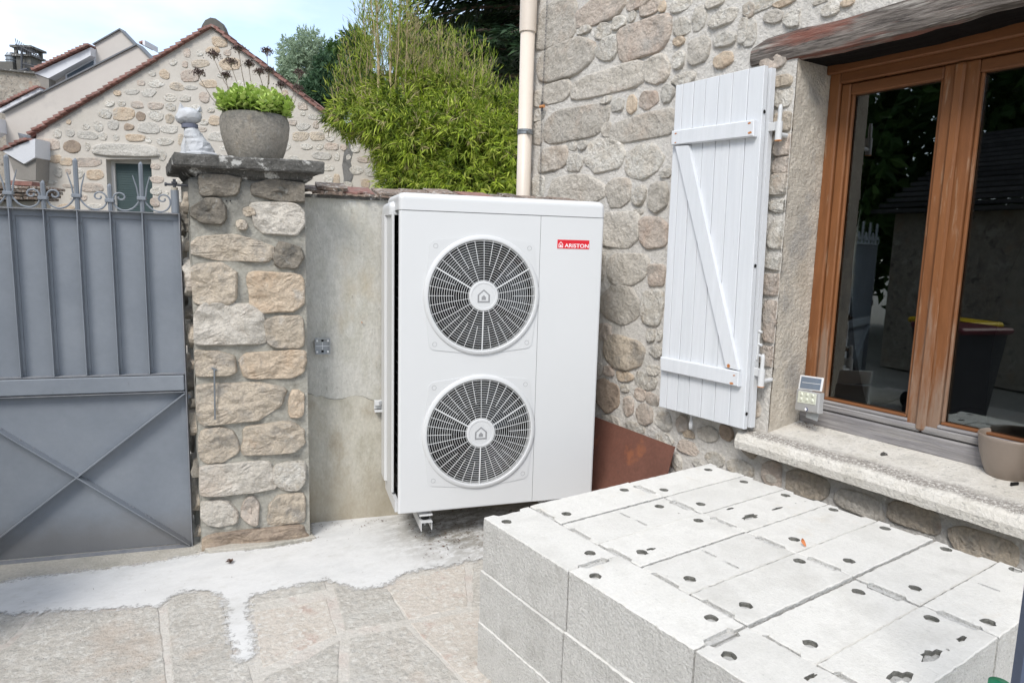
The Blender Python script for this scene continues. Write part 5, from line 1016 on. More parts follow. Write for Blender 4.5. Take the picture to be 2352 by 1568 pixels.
def blade(name, base, tip, w, m, label, cat):
    base, tip = np.array(base), np.array(tip); d = tip-base; s = np.cross(d, VD); s /= np.linalg.norm(s)+1e-9
    ptsl = []; 
    for t_ in np.linspace(0, 1, 7): c_ = base+d*t_+VD*.01*math.sin(t_*3); ww = w*math.sin(math.pi*(t_*.85+.1)); ptsl.append((c_-s*ww, c_+VD*.0015, c_+s*ww))
    v = [q for p in ptsl for q in p]; f = []
    for i in range(6):
        for j in range(2): a = i*3+j; f.append([a, a+1, a+4, a+3])
    return mk(name, v, f, m, None, label=label, cat=cat)
b = ground_at(1851, 1254, ZB+.002); blade('dry_leaf', b, depth_at(1843, 1236, np.dot(b-CP, RC[2])), .006, M_leafo, 'small curled orange leaf standing on a block of the stack top', 'leaf')
b = ground_at(1146, 1572, .0); blade('grass_blade', b, depth_at(1137, 1543, np.dot(b-CP, RC[2])), .007, M_leafo, 'orange dry grass blade at the foot of the block stack', 'grass blade')
# litter on the ground
g = G(); random.seed(31)
def chip(g, p, s):
    a = random.uniform(0, 6.28); e = np.array([math.cos(a), math.sin(a), random.uniform(-.3, .3)])*s; f_ = np.array([-math.sin(a), math.cos(a), 0])*s*random.uniform(.25, .6); p = np.array(p)+[0, 0, s*.35]
    g.add([p-e, p-f_+[0, 0, s*.3], p+e, p+f_], [[0, 1, 2, 3]])
for _ in range(420):
    t_ = random.random(); c_ = PUMP.pt(UA+.1+abs(random.gauss(0, .38)), .017, .12+random.gauss(0, .16)); chip(g, c_, random.uniform(.002, .008))
for _ in range(150): c_ = GW.pt(random.uniform(.02, .9), .017, -.03-abs(random.gauss(0, .10))); chip(g, c_, random.uniform(.0015, .006))
for _ in range(120): c_ = ground_at(random.uniform(0, 1100), random.uniform(1260, 1560), .014); chip(g, c_, random.uniform(.001, .0035))
for _ in range(60): c_ = HOUSE.pt(*(lambda u: (u, .758))(random.uniform(UR+.3, UJ-.02)), .15+random.uniform(-.05, .08)); chip(g, c_, random.uniform(.001, .004))
for _ in range(70): c_ = HOUSE.pt(UJ-.03-abs(random.gauss(0, .05)), .768, .19+random.gauss(0, .03)); chip(g, c_, random.uniform(.002, .006))
g.mk('leaf_litter', M_litter, None, label='scattered brown leaf litter on the white mortar near the heat pump', cat='litter', kind='stuff')
g = G(); c_ = ground_at(529, 1292, .016)
for _ in range(16): chip(g, c_+np.array([random.gauss(0, .008), random.gauss(0, .006), random.uniform(0, .008)]), random.uniform(.006, .014))
g.mk('dead_leaf', M_litter, None, label='crumpled dead brown leaf on the white mortar in front of the pillar', cat='leaf')
# post and green thing at the right edge of the picture
pp = depth_at(2340, 1430, 1.16)-VD*.02
cr_ = np.array([RC[0][0], RC[0][1], 0]); cr_ /= np.linalg.norm(cr_)
G().prism([pp*[1, 1, 0], pp*[1, 1, 0]+cr_*.08, pp*[1, 1, 0]+cr_*.08+VD*.02, pp*[1, 1, 0]+VD*.02], [(q*[1, 1, 0]+[0, 0, 2.0]) for q in (pp, pp+cr_*.08, pp+cr_*.08+VD*.02, pp+VD*.02)]).mk('post', M_tealpost, None, label='slate blue post at the right edge close to the viewer', cat='post')
gp = depth_at(2296, 1566, 1.3); G().lathe([gp[0], gp[1], 0], [(.0, .0), (.05, .0), (.055, .2), (.055, gp[2]-.10), (.018, gp[2]-.03), (.018, gp[2]), (0, gp[2]+.002)], 20).mk('green_canister', M_greenp, None, smooth=True, label='green plastic canister top peeping out beside the block stack', cat='canister')
# ------------------------------------------------------------------ planter on the pillar
oc = .20
pb_ = PIL.pt(PIL.uz(587, 340, oc)[0], 0, oc)*[1, 1, 0]; Rp = abs(PIL.uz(668, 320, oc)[0]-PIL.uz(507, 320, oc)[0])/2; zr = PIL.uz(587, 266, oc)[1]; Hh = zr-ZT1
prof = [(0, ZT1), (.70*Rp, ZT1), (.75*Rp, ZT1+.01), (.86*Rp, ZT1+.25*Hh), (.965*Rp, ZT1+.55*Hh), (1.0*Rp, ZT1+.78*Hh), (.985*Rp, ZT1+.9*Hh), (.93*Rp, zr-.004), (.90*Rp, zr), (.85*Rp, zr-.003), (.83*Rp, zr-.03), (.80*Rp, zr-.05), (0, zr-.04)]
planter = G().lathe(pb_, prof, 56).mk('planter', M_pot, None, smooth=True, label='round weathered cement planter full of succulent standing on the pillar cap', cat='planter')
sed = empty('sedum_plant', pb_+[0, 0, zr-.04], 'bright green stonecrop plant with dry flower heads in the cement planter', 'plant')
def leaf_arr(cen, dirs, up, L_, W_, fold=.12, segs=0):
    """numpy: leaves as folded diamonds. cen, dirs, up: (n,3); L_, W_: (n,)"""
    cen, dirs, up = map(np.asarray, (cen, dirs, up)); dirs = dirs/(np.linalg.norm(dirs, axis=1)[:, None]+1e-9); s = np.cross(dirs, up); s /= np.linalg.norm(s, axis=1)[:, None]+1e-9; nrm = np.cross(s, dirs)
    L_ = np.asarray(L_)[:, None]; W_ = np.asarray(W_)[:, None]; n = len(cen)
    if segs:
        prof_ = [(0, .15), (.3, .8), (.62, 1.), (.88, .62), (1., .0)]
        rows = []
        for t_, w in prof_:
            c_ = cen+dirs*L_*t_+nrm*L_*(.18*t_*t_-.05)
            if w: rows += [c_-s*W_*w*.5+nrm*W_*.12, c_+s*W_*w*.5+nrm*W_*.12]
            else: rows += [c_]
        v = np.stack(rows, 1); k = v.shape[1]; f = np.array([[0, 1, 3, 2], [2, 3, 5, 4], [4, 5, 7, 6], [6, 7, 8, 8]]); fs = []
        base = (np.arange(n)*k)[:, None]
        for q in f[:3]: fs.append(base+q)
        faces = np.concatenate(fs).tolist()+(base+np.array([6, 7, 8])).tolist()
        return v.reshape(-1, 3), faces
    mid = cen+dirs*L_*.45
    v = np.stack([cen, mid-s*W_*.5+nrm*L_*fold*.3, cen+dirs*L_-nrm*L_*fold, mid+s*W_*.5+nrm*L_*fold*.3], 1)
    return v.reshape(-1, 3), (np.arange(n)[:, None]*4+np.array([0, 1, 2, 3])).tolist()
rs = np.random.RandomState(4); cen = []; dr_ = []; up_l = []; LL = []; WW = []; g = G()
for i in range(135):
    r = Rp*.82*math.sqrt(rs.rand()); a = rs.rand()*6.28; b0_ = np.array([pb_[0]+r*math.cos(a), pb_[1]+r*math.sin(a), zr-.04]); out_ = np.array([math.cos(a), math.sin(a), 0])*(r/Rp)
    Hs = (.158-.075*(r/Rp)**2)*rs.uniform(.85, 1.15); tip = b0_+np.array([0, 0, Hs])+out_*.052*rs.uniform(.5, 1.3); g.tube([b0_, tip], .0025, 5)
    ax = (tip-b0_)/np.linalg.norm(tip-b0_)
    for k in range(14):
        t_ = .40+.60*k/13; ph = k*2.39+rs.rand()*.4; e = np.array([math.cos(ph), math.sin(ph), 0]); el = .25+.95*(k/17)**1.6
        cen.append(b0_+(tip-b0_)*t_); dr_.append(e*math.cos(el)+ax*math.sin(el)); up_l.append(ax+e*-.2); LL.append(.040*(1-.35*k/17)*rs.uniform(.8, 1.2)); WW.append(.030*(1-.3*k/17)*rs.uniform(.85, 1.15))
g.mk('stem', M_sedum, sed, kind='stuff'); v, f = leaf_arr(cen, dr_, up_l, LL, WW, segs=1); mk('leaf', v, f, M_sedum, sed, kind='stuff', smooth=True)
heads = [(340,515,530,785,.36),(445,390,590,670,.40),(530,535,560,640,.2),(565,440,690,770,.38),(620,350,665,620,.34),(690,455,700,560,.2),(765,510,785,600,.2),(815,365,820,610,.36),(830,500,815,600,.3),(915,600,915,700,.2),(1040,515,925,760,.32),(1030,620,935,810,.26)]
for hx, hy, bx_, by_, big in heads:
    D1 = lambda x, y: (344.5+.3296*x, .3296*y)
    t1_ = PIL.at(*D1(hx, hy+18), oc+rs.uniform(-.08, .08)); b1_ = PIL.at(*D1(bx_, by_), oc+rs.uniform(-.05, .05)); b1_ = b1_+(b1_-t1_)*.06
    mid = (t1_+b1_)/2+np.array([(hx-640)*.00003, 0, -.012])
    g = G().tube([b1_, mid, t1_], [.0024, .0019, .0014], 5); rw = .022*(.75+big)
    for k in range(16):
        e = np.array([rs.normal()*.8, rs.normal()*.8, 0]); e /= max(1, np.linalg.norm(e)); q = t1_+np.array([e[0]*rw, e[1]*rw, .022+.012*rs.rand()-.012*np.linalg.norm(e)]); g.tube([t1_+[0, 0, -.012*rs.rand()], (t1_+q)/2+[0, 0, .002], q], [.0009, .0008, .0007], 3, cap=False)
    g.mk('flower_stalk', M_dry, sed)
    n = 230; e = rs.normal(size=(n, 3))*[rw*.55, rw*.55, .006]; cc_ = t1_+[0, 0, .024]+e-np.array([0, 0, 1])*(np.linalg.norm(e[:, :2], axis=1)**2)[:, None]*9
    v, f = leaf_arr(cc_, rs.normal(size=(n, 3)), rs.normal(size=(n, 3)), rs.uniform(.006, .011, n), rs.uniform(.004, .008, n)); mk('flower_head', v, f, M_dryh, sed)
# ------------------------------------------------------------------ carved cat
cat = empty('cat_statue', PIL.pt(PIL.uz(457, 345, .13)[0], ZT1, .13), 'white carved sitting cat statue with a slate collar beside the planter', 'statue')
cb = PIL.pt(PIL.uz(459, 345, .13)[0], ZT1, .13); k_ = (PIL.uz(495, 345, .13)[0]-PIL.uz(424, 345, .13)[0]); zN = PIL.uz(440, 291, .13)[1]-ZT1; zE = PIL.uz(428, 246, .13)[1]-ZT1
rs = np.random.RandomState(8); random.seed(2)
eu, ew = PIL.u, PIL.n
def cring(du, dd, z, ru, rd, n=15, ph=0, j=.0018): return [cb+eu*(du+ru*math.cos(2*math.pi*(i+ph)/n))+ew*(dd+rd*math.sin(2*math.pi*(i+ph)/n))+np.array([0, 0, z])+rs.normal(size=3)*j for i in range(n)]
g = G(); h_ = zN
rg = [cring(0, .0, 0, k_*.46, .070), cring(0, 0, h_*.12, k_*.50, .078, ph=.5), cring(-.002, 0, h_*.30, k_*.475, .074), cring(-.010, -.004, h_*.48, k_*.415, .066, ph=.5), cring(-.020, -.008, h_*.66, k_*.33, .056), cring(-.030, -.010, h_*.83, k_*.25, .044, ph=.5), cring(-.037, -.012, h_*.96, k_*.19, .034), cring(-.040, -.014, h_*1.04, k_*.17, .031, ph=.5)]
rg2 = []
for k in range(len(rg)-1): rg2 += [rg[k], [(a+b)/2+rs.normal(size=3)*.0022 for a, b in zip(rg[k], rg[k+1])]]
rg2.append(rg[-1]); g.loft(rg2, cap=True)
hc = cb+eu*-.040+ew*-.016+np.array([0, 0, h_+.046]); bm = bmesh.new(); bmesh.ops.create_icosphere(bm, subdivisions=3, radius=1); vv = []
for q in bm.verts:
    c_ = q.co; p = hc+eu*(c_.x*.056)+ew*(c_.y*.046)+np.array([0, 0, c_.z*.040])
    if c_.x < -.5 and c_.z < .25: p = p+eu*-.006*(-c_.x)+np.array([0, 0, -.010])
    vv.append(p+rs.normal(size=3)*.0011)
bm.verts.index_update(); g.add(vv, [[q.index for q in f_.verts] for f_ in bm.faces]); bm.free()
for du, lean in ((-.030, -.006), (.040, .012)):
    b0_ = hc+eu*du+np.array([0, 0, .024]); tp = b0_+eu*lean+np.array([0, 0, .036 if du < 0 else .026])-ew*.004
    base = [b0_+eu*.018+ew*.004, b0_+ew*.016, b0_-eu*.018, b0_-ew*.014+eu*.002]; g.add([*base, tp], [[0, 1, 4], [1, 2, 4], [2, 3, 4], [3, 0, 4]])
g.tube([cb+eu*(-.062)+ew*(-.03)+[0, 0, .0], cb+eu*-.064+ew*-.022+[0, 0, h_*.35], cb+eu*-.052+ew*-.018+[0, 0, h_*.66]], [.020, .017, .014], 7)
for s_ in (-1, 1): g.lathe(cb+eu*(-.072)+ew*(-.01+.03*s_), [(.020, 0), (.020, .010), (.012, .018), (0, .020)], 7)
tl = [cb+eu*(k_*.42)+ew*(.03)+[0, 0, .012], cb+eu*(k_*.50)+ew*(-.03)+[0, 0, .012], cb+eu*(.01)+ew*(-.082)+[0, 0, .012], cb+eu*(-.05)+ew*(-.08)+[0, 0, .012]]; g.tube(tl, [.013, .013, .012, .007], 7)
g.mk('cat_body', M_cat, cat)
for dz in (0,): G().lathe(cb+eu*-.039+ew*-.013, [(k_*.22, h_*.92), (k_*.27, h_*.93), (k_*.27, h_*1.06), (k_*.21, h_*1.07)], 18).mk('collar', M_collar, cat)
# ------------------------------------------------------------------ gabled house beyond the gate
F10 = FAR(10.0)
gh = empty('gabled_house', F10.pt(*F10.uz(450, 700)), 'pale rubble stone gable house with red tile verge and small shuttered window', 'house')
apex, eL, eR = (488, 64), (70, 312), (798, 303)
out_ = [F10.uz(x, y) for x, y in [(83, 306), apex, (796, 303), (868, 308), (875, 440)]]; zb_ = -.2
out_ = [(out_[0][0], zb_)]+out_+[(out_[-1][0]+.03, zb_)]
wn = [F10.uz(x, y) for x, y in [(243, 366), (347, 366)]]; wn = [(wn[0][0], 1.1), (wn[1][0], 1.1), wn[1], wn[0]]
bm = bmesh.new()
E = loop([(u, 0, z) for u, z in out_])+loop([(u, 0, z) for u, z in wn]); bmesh.ops.triangle_fill(bm, edges=E, use_beauty=True); bm.verts.index_update()
vv = [F10.pt(q.co.x, q.co.z, 0) for q in bm.verts]; ff = [[q.index for q in f_.verts] for f_ in bm.faces]; bm.free(); mk('wall_face', vv, ff, M_gable, gh)
g = G(); q = [F10.pt(u, z, 0) for u, z in wn]; q2 = [F10.pt(u, z, .2) for u, z in wn]; g.add(q+q2, [[i, (i+1) % 4, 4+(i+1) % 4, 4+i] for i in range(4)]); g.mk('window_reveal', M_gable, gh)
bd = [F10.uz(x, y) for x, y in [(83, 306), apex, (796, 303), (868, 308)]]; bd = [(bd[0][0], zb_)]+[(u, z-.03) for u, z in bd]+[(bd[-1][0]+.02, zb_)]
G().slab(F10, bd, .21, 5.).mk('wall', M_gable, gh); g = G(); 
for a, b in zip(out_[:-1], out_[1:]): g.add([F10.pt(*a, 0), F10.pt(*b, 0), F10.pt(*b, .22), F10.pt(*a, .22)], [[0, 1, 2, 3]])
g.mk('wall_edge', M_gable, gh)
w_ = empty('window', F10.pt(*wn[0], .14), parent=gh)
(a0, b0_), (a1, _), (_, b1_), _ = wn
g = G(); g.box(F10, a0, a0+.05, b0_, b1_, .12, .18); g.box(F10, a0+.05, a1, b1_-.055, b1_, .122, .18); g.box(F10, a1-.012, a1, b0_, b1_-.056, .12, .18); g.mk('window_frame', M_wframe, w_)
g = G(); z = b0_
while z < b1_-.06: g.slab(F10, [(a0+.05, z), (a1-.012, z), (a1-.012, z+.028), (a0+.05, z+.028)], .15, .16); g.box(F10, a0+.05, a1-.012, z+.028, z+.034, .155, .16); z += .034
g.mk('roller_slats', M_roller, w_, kind='stuff')
random.seed(12); GP = []
fx, fy = (0, .3296), (0, .3296)
place(F10, [(1530,295,90,62,'o'),(1485,350,85,38,'o'),(1585,370,50,38,'pr'),(1390,370,40,40,'wr'),(1305,370,40,52,'p'),(1395,445,115,52,'tr'),(1290,450,33,38,'p'),(1600,450,125,78,'or'),(1145,520,62,58,'or'),(1060,512,50,38,'wr'),(1205,436,50,38,'wr'),(1325,530,110,72,'p'),(1450,585,108,52,'or'),(1090,585,98,48,'wr'),(1230,605,88,48,'tr'),(1332,612,78,28,'er'),(820,650,48,34,'or'),(1035,650,92,52,'er'),(1185,680,78,48,'wr'),(1290,685,73,42,'wr'),(1425,680,66,72,'pr'),(920,642,88,36,'er'),(765,722,62,42,'wr'),(850,722,48,38,'wr'),(955,732,73,42,'p'),(1085,740,92,42,'p'),(1190,745,68,48,'wr'),(1470,770,48,33,'wr'),(735,795,88,62,'wr'),(865,797,128,78,'o'),(980,812,58,56,'br'),(1085,807,92,66,'wr'),(1183,825,56,62,'tr'),(1505,840,88,58,'or'),(1420,852,58,38,'wr'),(480,850,30,34,'or'),(600,885,48,38,'wr'),(687,880,62,66,'wr'),(790,872,75,66,'er'),(897,885,62,43,'br'),(1035,892,126,66,'e'),(1175,900,116,56,'er'),(400,930,52,58,'wr'),(490,930,58,46,'er'),(610,942,126,50,'e'),(715,952,58,46,'wr'),(810,960,42,42,'wr'),(943,962,116,42,'o'),(1035,978,38,36,'wr'),(1150,988,106,46,'wr'),(1262,972,34,66,'t'),(325,1008,156,70,'p'),(500,1020,108,78,'br'),(610,1022,33,56,'wr'),(1130,1080,56,70,'wr'),(285,1097,76,66,'p'),(390,1110,76,52,'or'),(460,1127,74,46,'o'),(612,1132,166,56,'p'),(295,1187,78,58,'wr'),(405,1202,56,62,'er'),(660,1217,108,66,'or'),(550,1210,58,62,'wr'),(487,1297,88,20,'p'),(645,1307,126,54,'p'),(1095,1252,88,46,'pr'),(1083,1160,56,34,'p'),(587,1377,38,38,'pr'),(460,1445,106,42,'or'),(665,1440,96,38,'wr'),(345,1272,90,22,'er'),(1090,1330,70,50,'wr'),(1080,1410,56,60,'pr'),(330,1350,80,36,'wr'),(520,1370,60,44,'wr')], fx, fy, gh, .009, GP, n=16, rough=.6, grow=1.18)
place(F10, [(875,1047,425,85,'e')], fx, fy, gh, .035, GP, n=24)
fx = (344.5, .3296)
place(F10, [(1062,740,58,46,'p'),(940,650,40,40,'or'),(995,855,48,34,'p'),(1067,882,86,46,'er'),(1155,870,34,46,'p'),(1227,897,56,42,'wr'),(1050,952,96,56,'t'),(1165,950,88,52,'t'),(1252,962,56,46,'wr'),(1475,967,106,42,'er'),(1385,972,38,38,'wr'),(1265,1022,84,42,'p'),(1092,1022,76,36,'wr'),(1182,1022,48,38,'wr'),(1350,1030,46,36,'pr'),(1430,1032,56,56,'wr'),(1197,1087,116,46,'e'),(1300,1092,38,46,'wr'),(1490,1112,76,38,'p'),(1580,1122,48,38,'tr'),(1385,1097,30,34,'er'),(1555,1187,100,76,'e'),(1437,1187,88,52,'wr'),(1242,1172,76,38,'wr'),(1300,1252,38,66,'o'),(1500,1277,58,58,'or'),(1582,1282,38,56,'er'),(1242,1252,56,56,'wr'),(1247,1310,66,36,'pr')], fx, fy, gh, .009, GP, n=16, rough=.6, grow=1.18)
def okg(u, z, a, b):
    xs = [p[0] for p in out_[1:5]]; zs = [p[1] for p in out_[1:5]]
    if z+b+.06 > min(np.interp(u-a, xs, zs), np.interp(u+a, xs, zs)): return False
    return not (u+a > a0-.02 and u-a < a1+.02 and z-b < b1_+.02)
fill(F10, GP, out_[1][0], out_[4][0], 1.2, 4.6, okg, [(.14, .08), (.10, .06), (.07, .045), (.05, .035)], ['wr', 'wr', 'er', 'p', 'wr', 'e'], 500, gh, .007, .025, limit=120, n=14, rough=.5)
# dark streak on the wall end
st = [F10.uz(x, y, -.006) for x, y in [(796,325),(808,318),(812,345),(806,372),(812,400),(806,425),(812,440),(786,440),(790,410),(786,380),(791,350)]]
st = [(u+.006*random.uniform(-1, 1), z) for u, z in st]; G().slab(F10, st, -.006, .004).mk('tarred_chimney_streak', mat('soot_black_render', [(.07, .068, .065), (.20, .195, .185), (.10, .098, .092)], s=6, fine=.3, bump=.6, bs=30, dist=.01), gh)
# verge tiles and roof
def verge(pl, p, q, n_, par, th=.05, over=.07, o1=.35, m=M_tile, lift=.0):
    p, q = np.array(p), np.array(q); d = (q-p); L_ = np.linalg.norm(d); d = d/L_; nn = np.array([-d[1], d[0]]); nn = nn if nn[1] > 0 else -nn; st_ = L_/n_
    for i in range(n_):
        a = p+d*st_*i; j = random.uniform(-.006, .006); w = st_*1.18
        P4 = [a+nn*(lift+.012+j), a+d*w+nn*(lift-.004+j), a+d*w+nn*(lift+th*.55+j), a+nn*(lift+th*1.1+j)]
        g = G(); o0 = -over+random.uniform(-.012, .012); b_ = .008
        c_ = sum(P4)/4; sh = [c_+(x-c_)*.86 for x in P4]
        g.loft([[pl.pt(*x, o0) for x in sh], [pl.pt(*x, o0+b_) for x in P4], [pl.pt(*x, o1) for x in P4]], cap=True); g.mk('roof_tile', m, par)
pL, pA, pR = F10.uz(*eL), F10.uz(*apex), F10.uz(*eR)
verge(F10, pL, pA, 33, gh); verge(F10, pR, pA, 22, gh)
verge(F10, F10.uz(4, 350, -.3), F10.uz(66, 322, -.3), 5, gh, over=.35, o1=.2)
g = G()
for a, b in ((pL, pA), (pR, pA)):
    g.prism([F10.pt(a[0], a[1]-.03, .0), F10.pt(b[0], b[1]-.03, .0), F10.pt(b[0], b[1]+.02, .0), F10.pt(a[0], a[1]+.02, .0)], [F10.pt(a[0], a[1]-.03, 5.2), F10.pt(b[0], b[1]-.03, 5.2), F10.pt(b[0], b[1]+.02, 5.2), F10.pt(a[0], a[1]+.02, 5.2)])
g.mk('roof', M_tile, gh)
rc = [F10.uz(x, y, .0) for x, y in [(462,76),(467,60),(474,49),(486,43),(498,45),(508,52),(514,62),(520,78),(500,68),(488,65),(478,68)]]; G().slab(F10, rc, -.04, .1).mk('ridge_cap', M_pot, gh)
G().box(F10, F10.uz(797, 308)[0], F10.uz(869, 308)[0]+.03, F10.uz(830, 308)[1], F10.uz(830, 308)[1]+.035, -.04, .5).mk('flashing', M_edge, gh)
G().slab(F10, [F10.uz(x, y, -.3) for x, y in [(8,348),(83,319),(83,362),(57,377)]], -.32, -.005).mk('white_eave_board', M_fascia, gh)
G().slab(F10, [F10.uz(x, y, -.28) for x, y in [(18,354),(57,378),(83,364),(82,415),(37,412)]], -.28, -.005).mk('eave_soffit', M_soffit, gh)
g = G(); gut = [F10.at(50, 312, -.1), F10.at(60, 320, -.1), F10.at(68, 318, -.1)]; g.slab(F10, [F10.uz(x, y, -.1) for x, y in [(45,306),(62,318),(66,320),(60,325),(50,322)]], -.14, .3); g.mk('gutter_end', M_edge, gh)
lw = empty('low_tiled_wall', F10.pt(*F10.uz(30, 600, -1.2), -1.2), 'low wall coped with stacked old red tiles left of the gabled house', 'wall')
G().slab(F10, [F10.uz(x, y, -1.2) for x, y in [(-60,462),(80,462),(80,600),(-60,600)]]+[], -1.2, -.9).mk('wall_body', M_gable, lw)
for r in range(4):
    for i in range(4):
        a = F10.uz(-55+i*36+r*5, 458-8*r, -1.3); w = .19; G().box(F10, a[0], a[0]+w, a[1], a[1]+.035, -1.32+.02*random.random(), -.9, .006).mk('coping_tile', M_cope, lw)
G().slab(F10, [F10.uz(x, y, -1.25) for x, y in [(12,414),(74,417),(73,427),(12,424)]], -1.25, -1.).mk('red_ridge_tile', M_tile, lw)
# ------------------------------------------------------------------ modern cream house behind
F16 = FAR(16.); mh = empty('cream_house', F16.pt(*F16.uz(200, 600)), 'modern cream rendered house with stepped parapets and a strip window', 'house')
def S(pts, o0, o1, name, m, par=mh, pl=F16, **kw): return G().slab(pl, [pl.uz(x, y, 0) for x, y in pts], o0, o1).mk(name, m, par, **kw)
S([(12,258),(315,104),(350,139),(560,250),(560,480),(20,480)], 0, .3, 'lower_wall', M_cream); S([(199,93),(259,59),(305,108),(305,140),(199,175)], .3, .6, 'upper_wall', M_cream); S([(104,178),(131,163),(203,124),(203,170),(104,212)], .35, 1.2, 'dormer_wall', M_cream)
def line(p, q, w, o0, o1, nm, m, par=mh, pl=F16):
    p, q = np.array(p, float), np.array(q, float); d = (q-p)/np.linalg.norm(q-p); n_ = np.array([-d[1], d[0]]); return S([p-n_*w/2-d*.5, q-n_*w/2+d*.5, q+n_*w/2+d*.5, p+n_*w/2-d*.5], o0, o1, nm, m, par, pl)
line((8,259),(316,103), 3.2, -.05, .25, 'parapet_flashing', M_edge); line((315,102),(352,140), 3.0, -.05, .25, 'parapet_flashing', M_edge); line((197,94),(260,58), 2.6, .25, .5, 'parapet_flashing', M_edge); line((259,58),(306,107), 2.4, .25, .5, 'parapet_flashing', M_edge)
wd = empty('window', F16.pt(*F16.uz(165, 160)), parent=mh)
S([(131,164),(202,125),(202,166),(134,196)], .28, .36, 'window_frame', M_fascia, wd); S([(137,166),(198,132),(198,150),(138,188)], .26, .30, 'pane', M_farglass, wd)
S([(72,166),(202,106),(202,125),(104,178)], .1, .8, 'fascia', M_fascia); S([(72,168),(104,179),(104,210),(94,206)], .12, .8, 'soffit', M_soffit)
verge(F16, F16.uz(72, 163), F16.uz(201, 104), 15, mh, th=.07, over=.0, o1=1.); line((5,257),(98,208), 8, -.1, 2, 'fascia', M_fascia); verge(F16, F16.uz(2, 250), F16.uz(96, 204), 11, mh, th=.07, over=.15, o1=2.)
S([(0,283),(13,276),(16,308),(0,318)], -.6, 0, 'fascia', M_fascia); verge(F16, F16.uz(-12, 286), F16.uz(12, 275), 3, mh, th=.07, over=.7, o1=-.5)
for x, y in ((276, 62), (343, 104)):
    S([(x-4,y),(x+2,y),(x+2,y+14),(x-4,y+10)], 1, 1.6, 'chimney_flank', M_fascia); S([(x-14,y+4),(x-4,y),(x-4,y+4),(x-12,y+8)], 1, 1.6, 'tile_end', M_tile)
# old stone house at the far left
F21 = FAR(21.); oh = empty('old_stone_house', F21.pt(*F21.uz(40, 600)), 'old brown rubble stone house with chimney and aerials at the far left', 'house')
M_oldst = mat('far_rubble_wall', [(.20, .18, .155), (.33, .29, .24), (.26, .235, .20)], s=7, fine=.25, bump=1., bs=6, dist=.08, objrand=False, stains=[((.42, .39, .34), 5., .55, .62, .7), ((.36, .24, .16), 3.4, .58, .66, .6), ((.10, .09, .08), 8., .58, .64, .7)])
G().slab(F21, [F21.uz(x, y) for x, y in [(-120,150),(0,161),(84,171),(100,210),(100,420),(-120,420)]], 0, 4).mk('wall', M_oldst, oh); G().slab(F21, [F21.uz(x, y) for x, y in [(-120,146),(0,158),(86,168),(86,172),(0,162),(-120,151)]], -.12, 4).mk('coping', M_cap, oh)
cx0, cz0 = F21.uz(17, 165); cx1, cz1 = F21.uz(48, 122)
chy = empty('chimney', F21.pt(cx0, cz0, .4), parent=oh); G().box(F21, cx0, cx1, cz0-.3, cz1, .4, .9).mk('stack', M_pot, chy); zk = cz1+.05
g = G(); g.box(F21, cx0-.08, cx1+.08, cz1, cz1+.06, .32, .98); g.box(F21, cx0-.10, cx1+.10, cz1+.24, cz1+.30, .30, 1.0)
for a in (cx0-.02, cx1-.06):
    for o in (.36, .86): g.box(F21, a, a+.08, cz1+.06, cz1+.24, o, o+.08)
g.mk('chimney_cowl', M_cap, chy)
c2 = F21.uz(4, 160); G().box(F21, c2[0]-.3, c2[0]+.12, c2[1]-.2, c2[1]+.3, .3, .7).mk('second_chimney', M_pot, oh); G().lathe(F21.pt(c2[0]-.05, c2[1]+.3, .5), [(.14, 0), (.14, .06), (.16, .08), (.14, .1), (.14, .16), (.17, .19), (.13, .24), (.10, .3), (0, .3)], 14).mk('chimney_pot', M_zinc, oh)
an = empty('roof_aerials', F21.pt(*F21.uz(50, 165), .3), 'dark television aerials on a mast beside the far left chimney', 'aerial')
A_ = lambda x, y, o=.3: F21.at(x, y, o); g = G(); g.tube([A_(50, 166), A_(50, 108)], .03, 6); g.mk('mast', M_dark, an)
g = G(); g.tube([A_(36, 102), A_(92, 131)], .018, 5)
for t_ in np.linspace(0, 1, 12): p = A_(38+52*t_, 103+27*t_); hgt = 14*(1-.45*t_); g.tube([A_(38+52*t_-3, 103+27*t_-hgt), A_(38+52*t_+3, 103+27*t_+hgt)], .011, 4)
g.mk('yagi_elements', M_dark, an); g = G(); g.tube([A_(50, 146), A_(88, 155)], .018, 5)
for t_ in np.linspace(0, 1, 8): g.tube([A_(53+34*t_-2, 147+8*t_-6), A_(53+34*t_+2, 147+8*t_+6)], .011, 4)
g.tube([A_(44, 164), A_(64, 160)], .05, 6); g.mk('lower_aerial', M_dark, an)
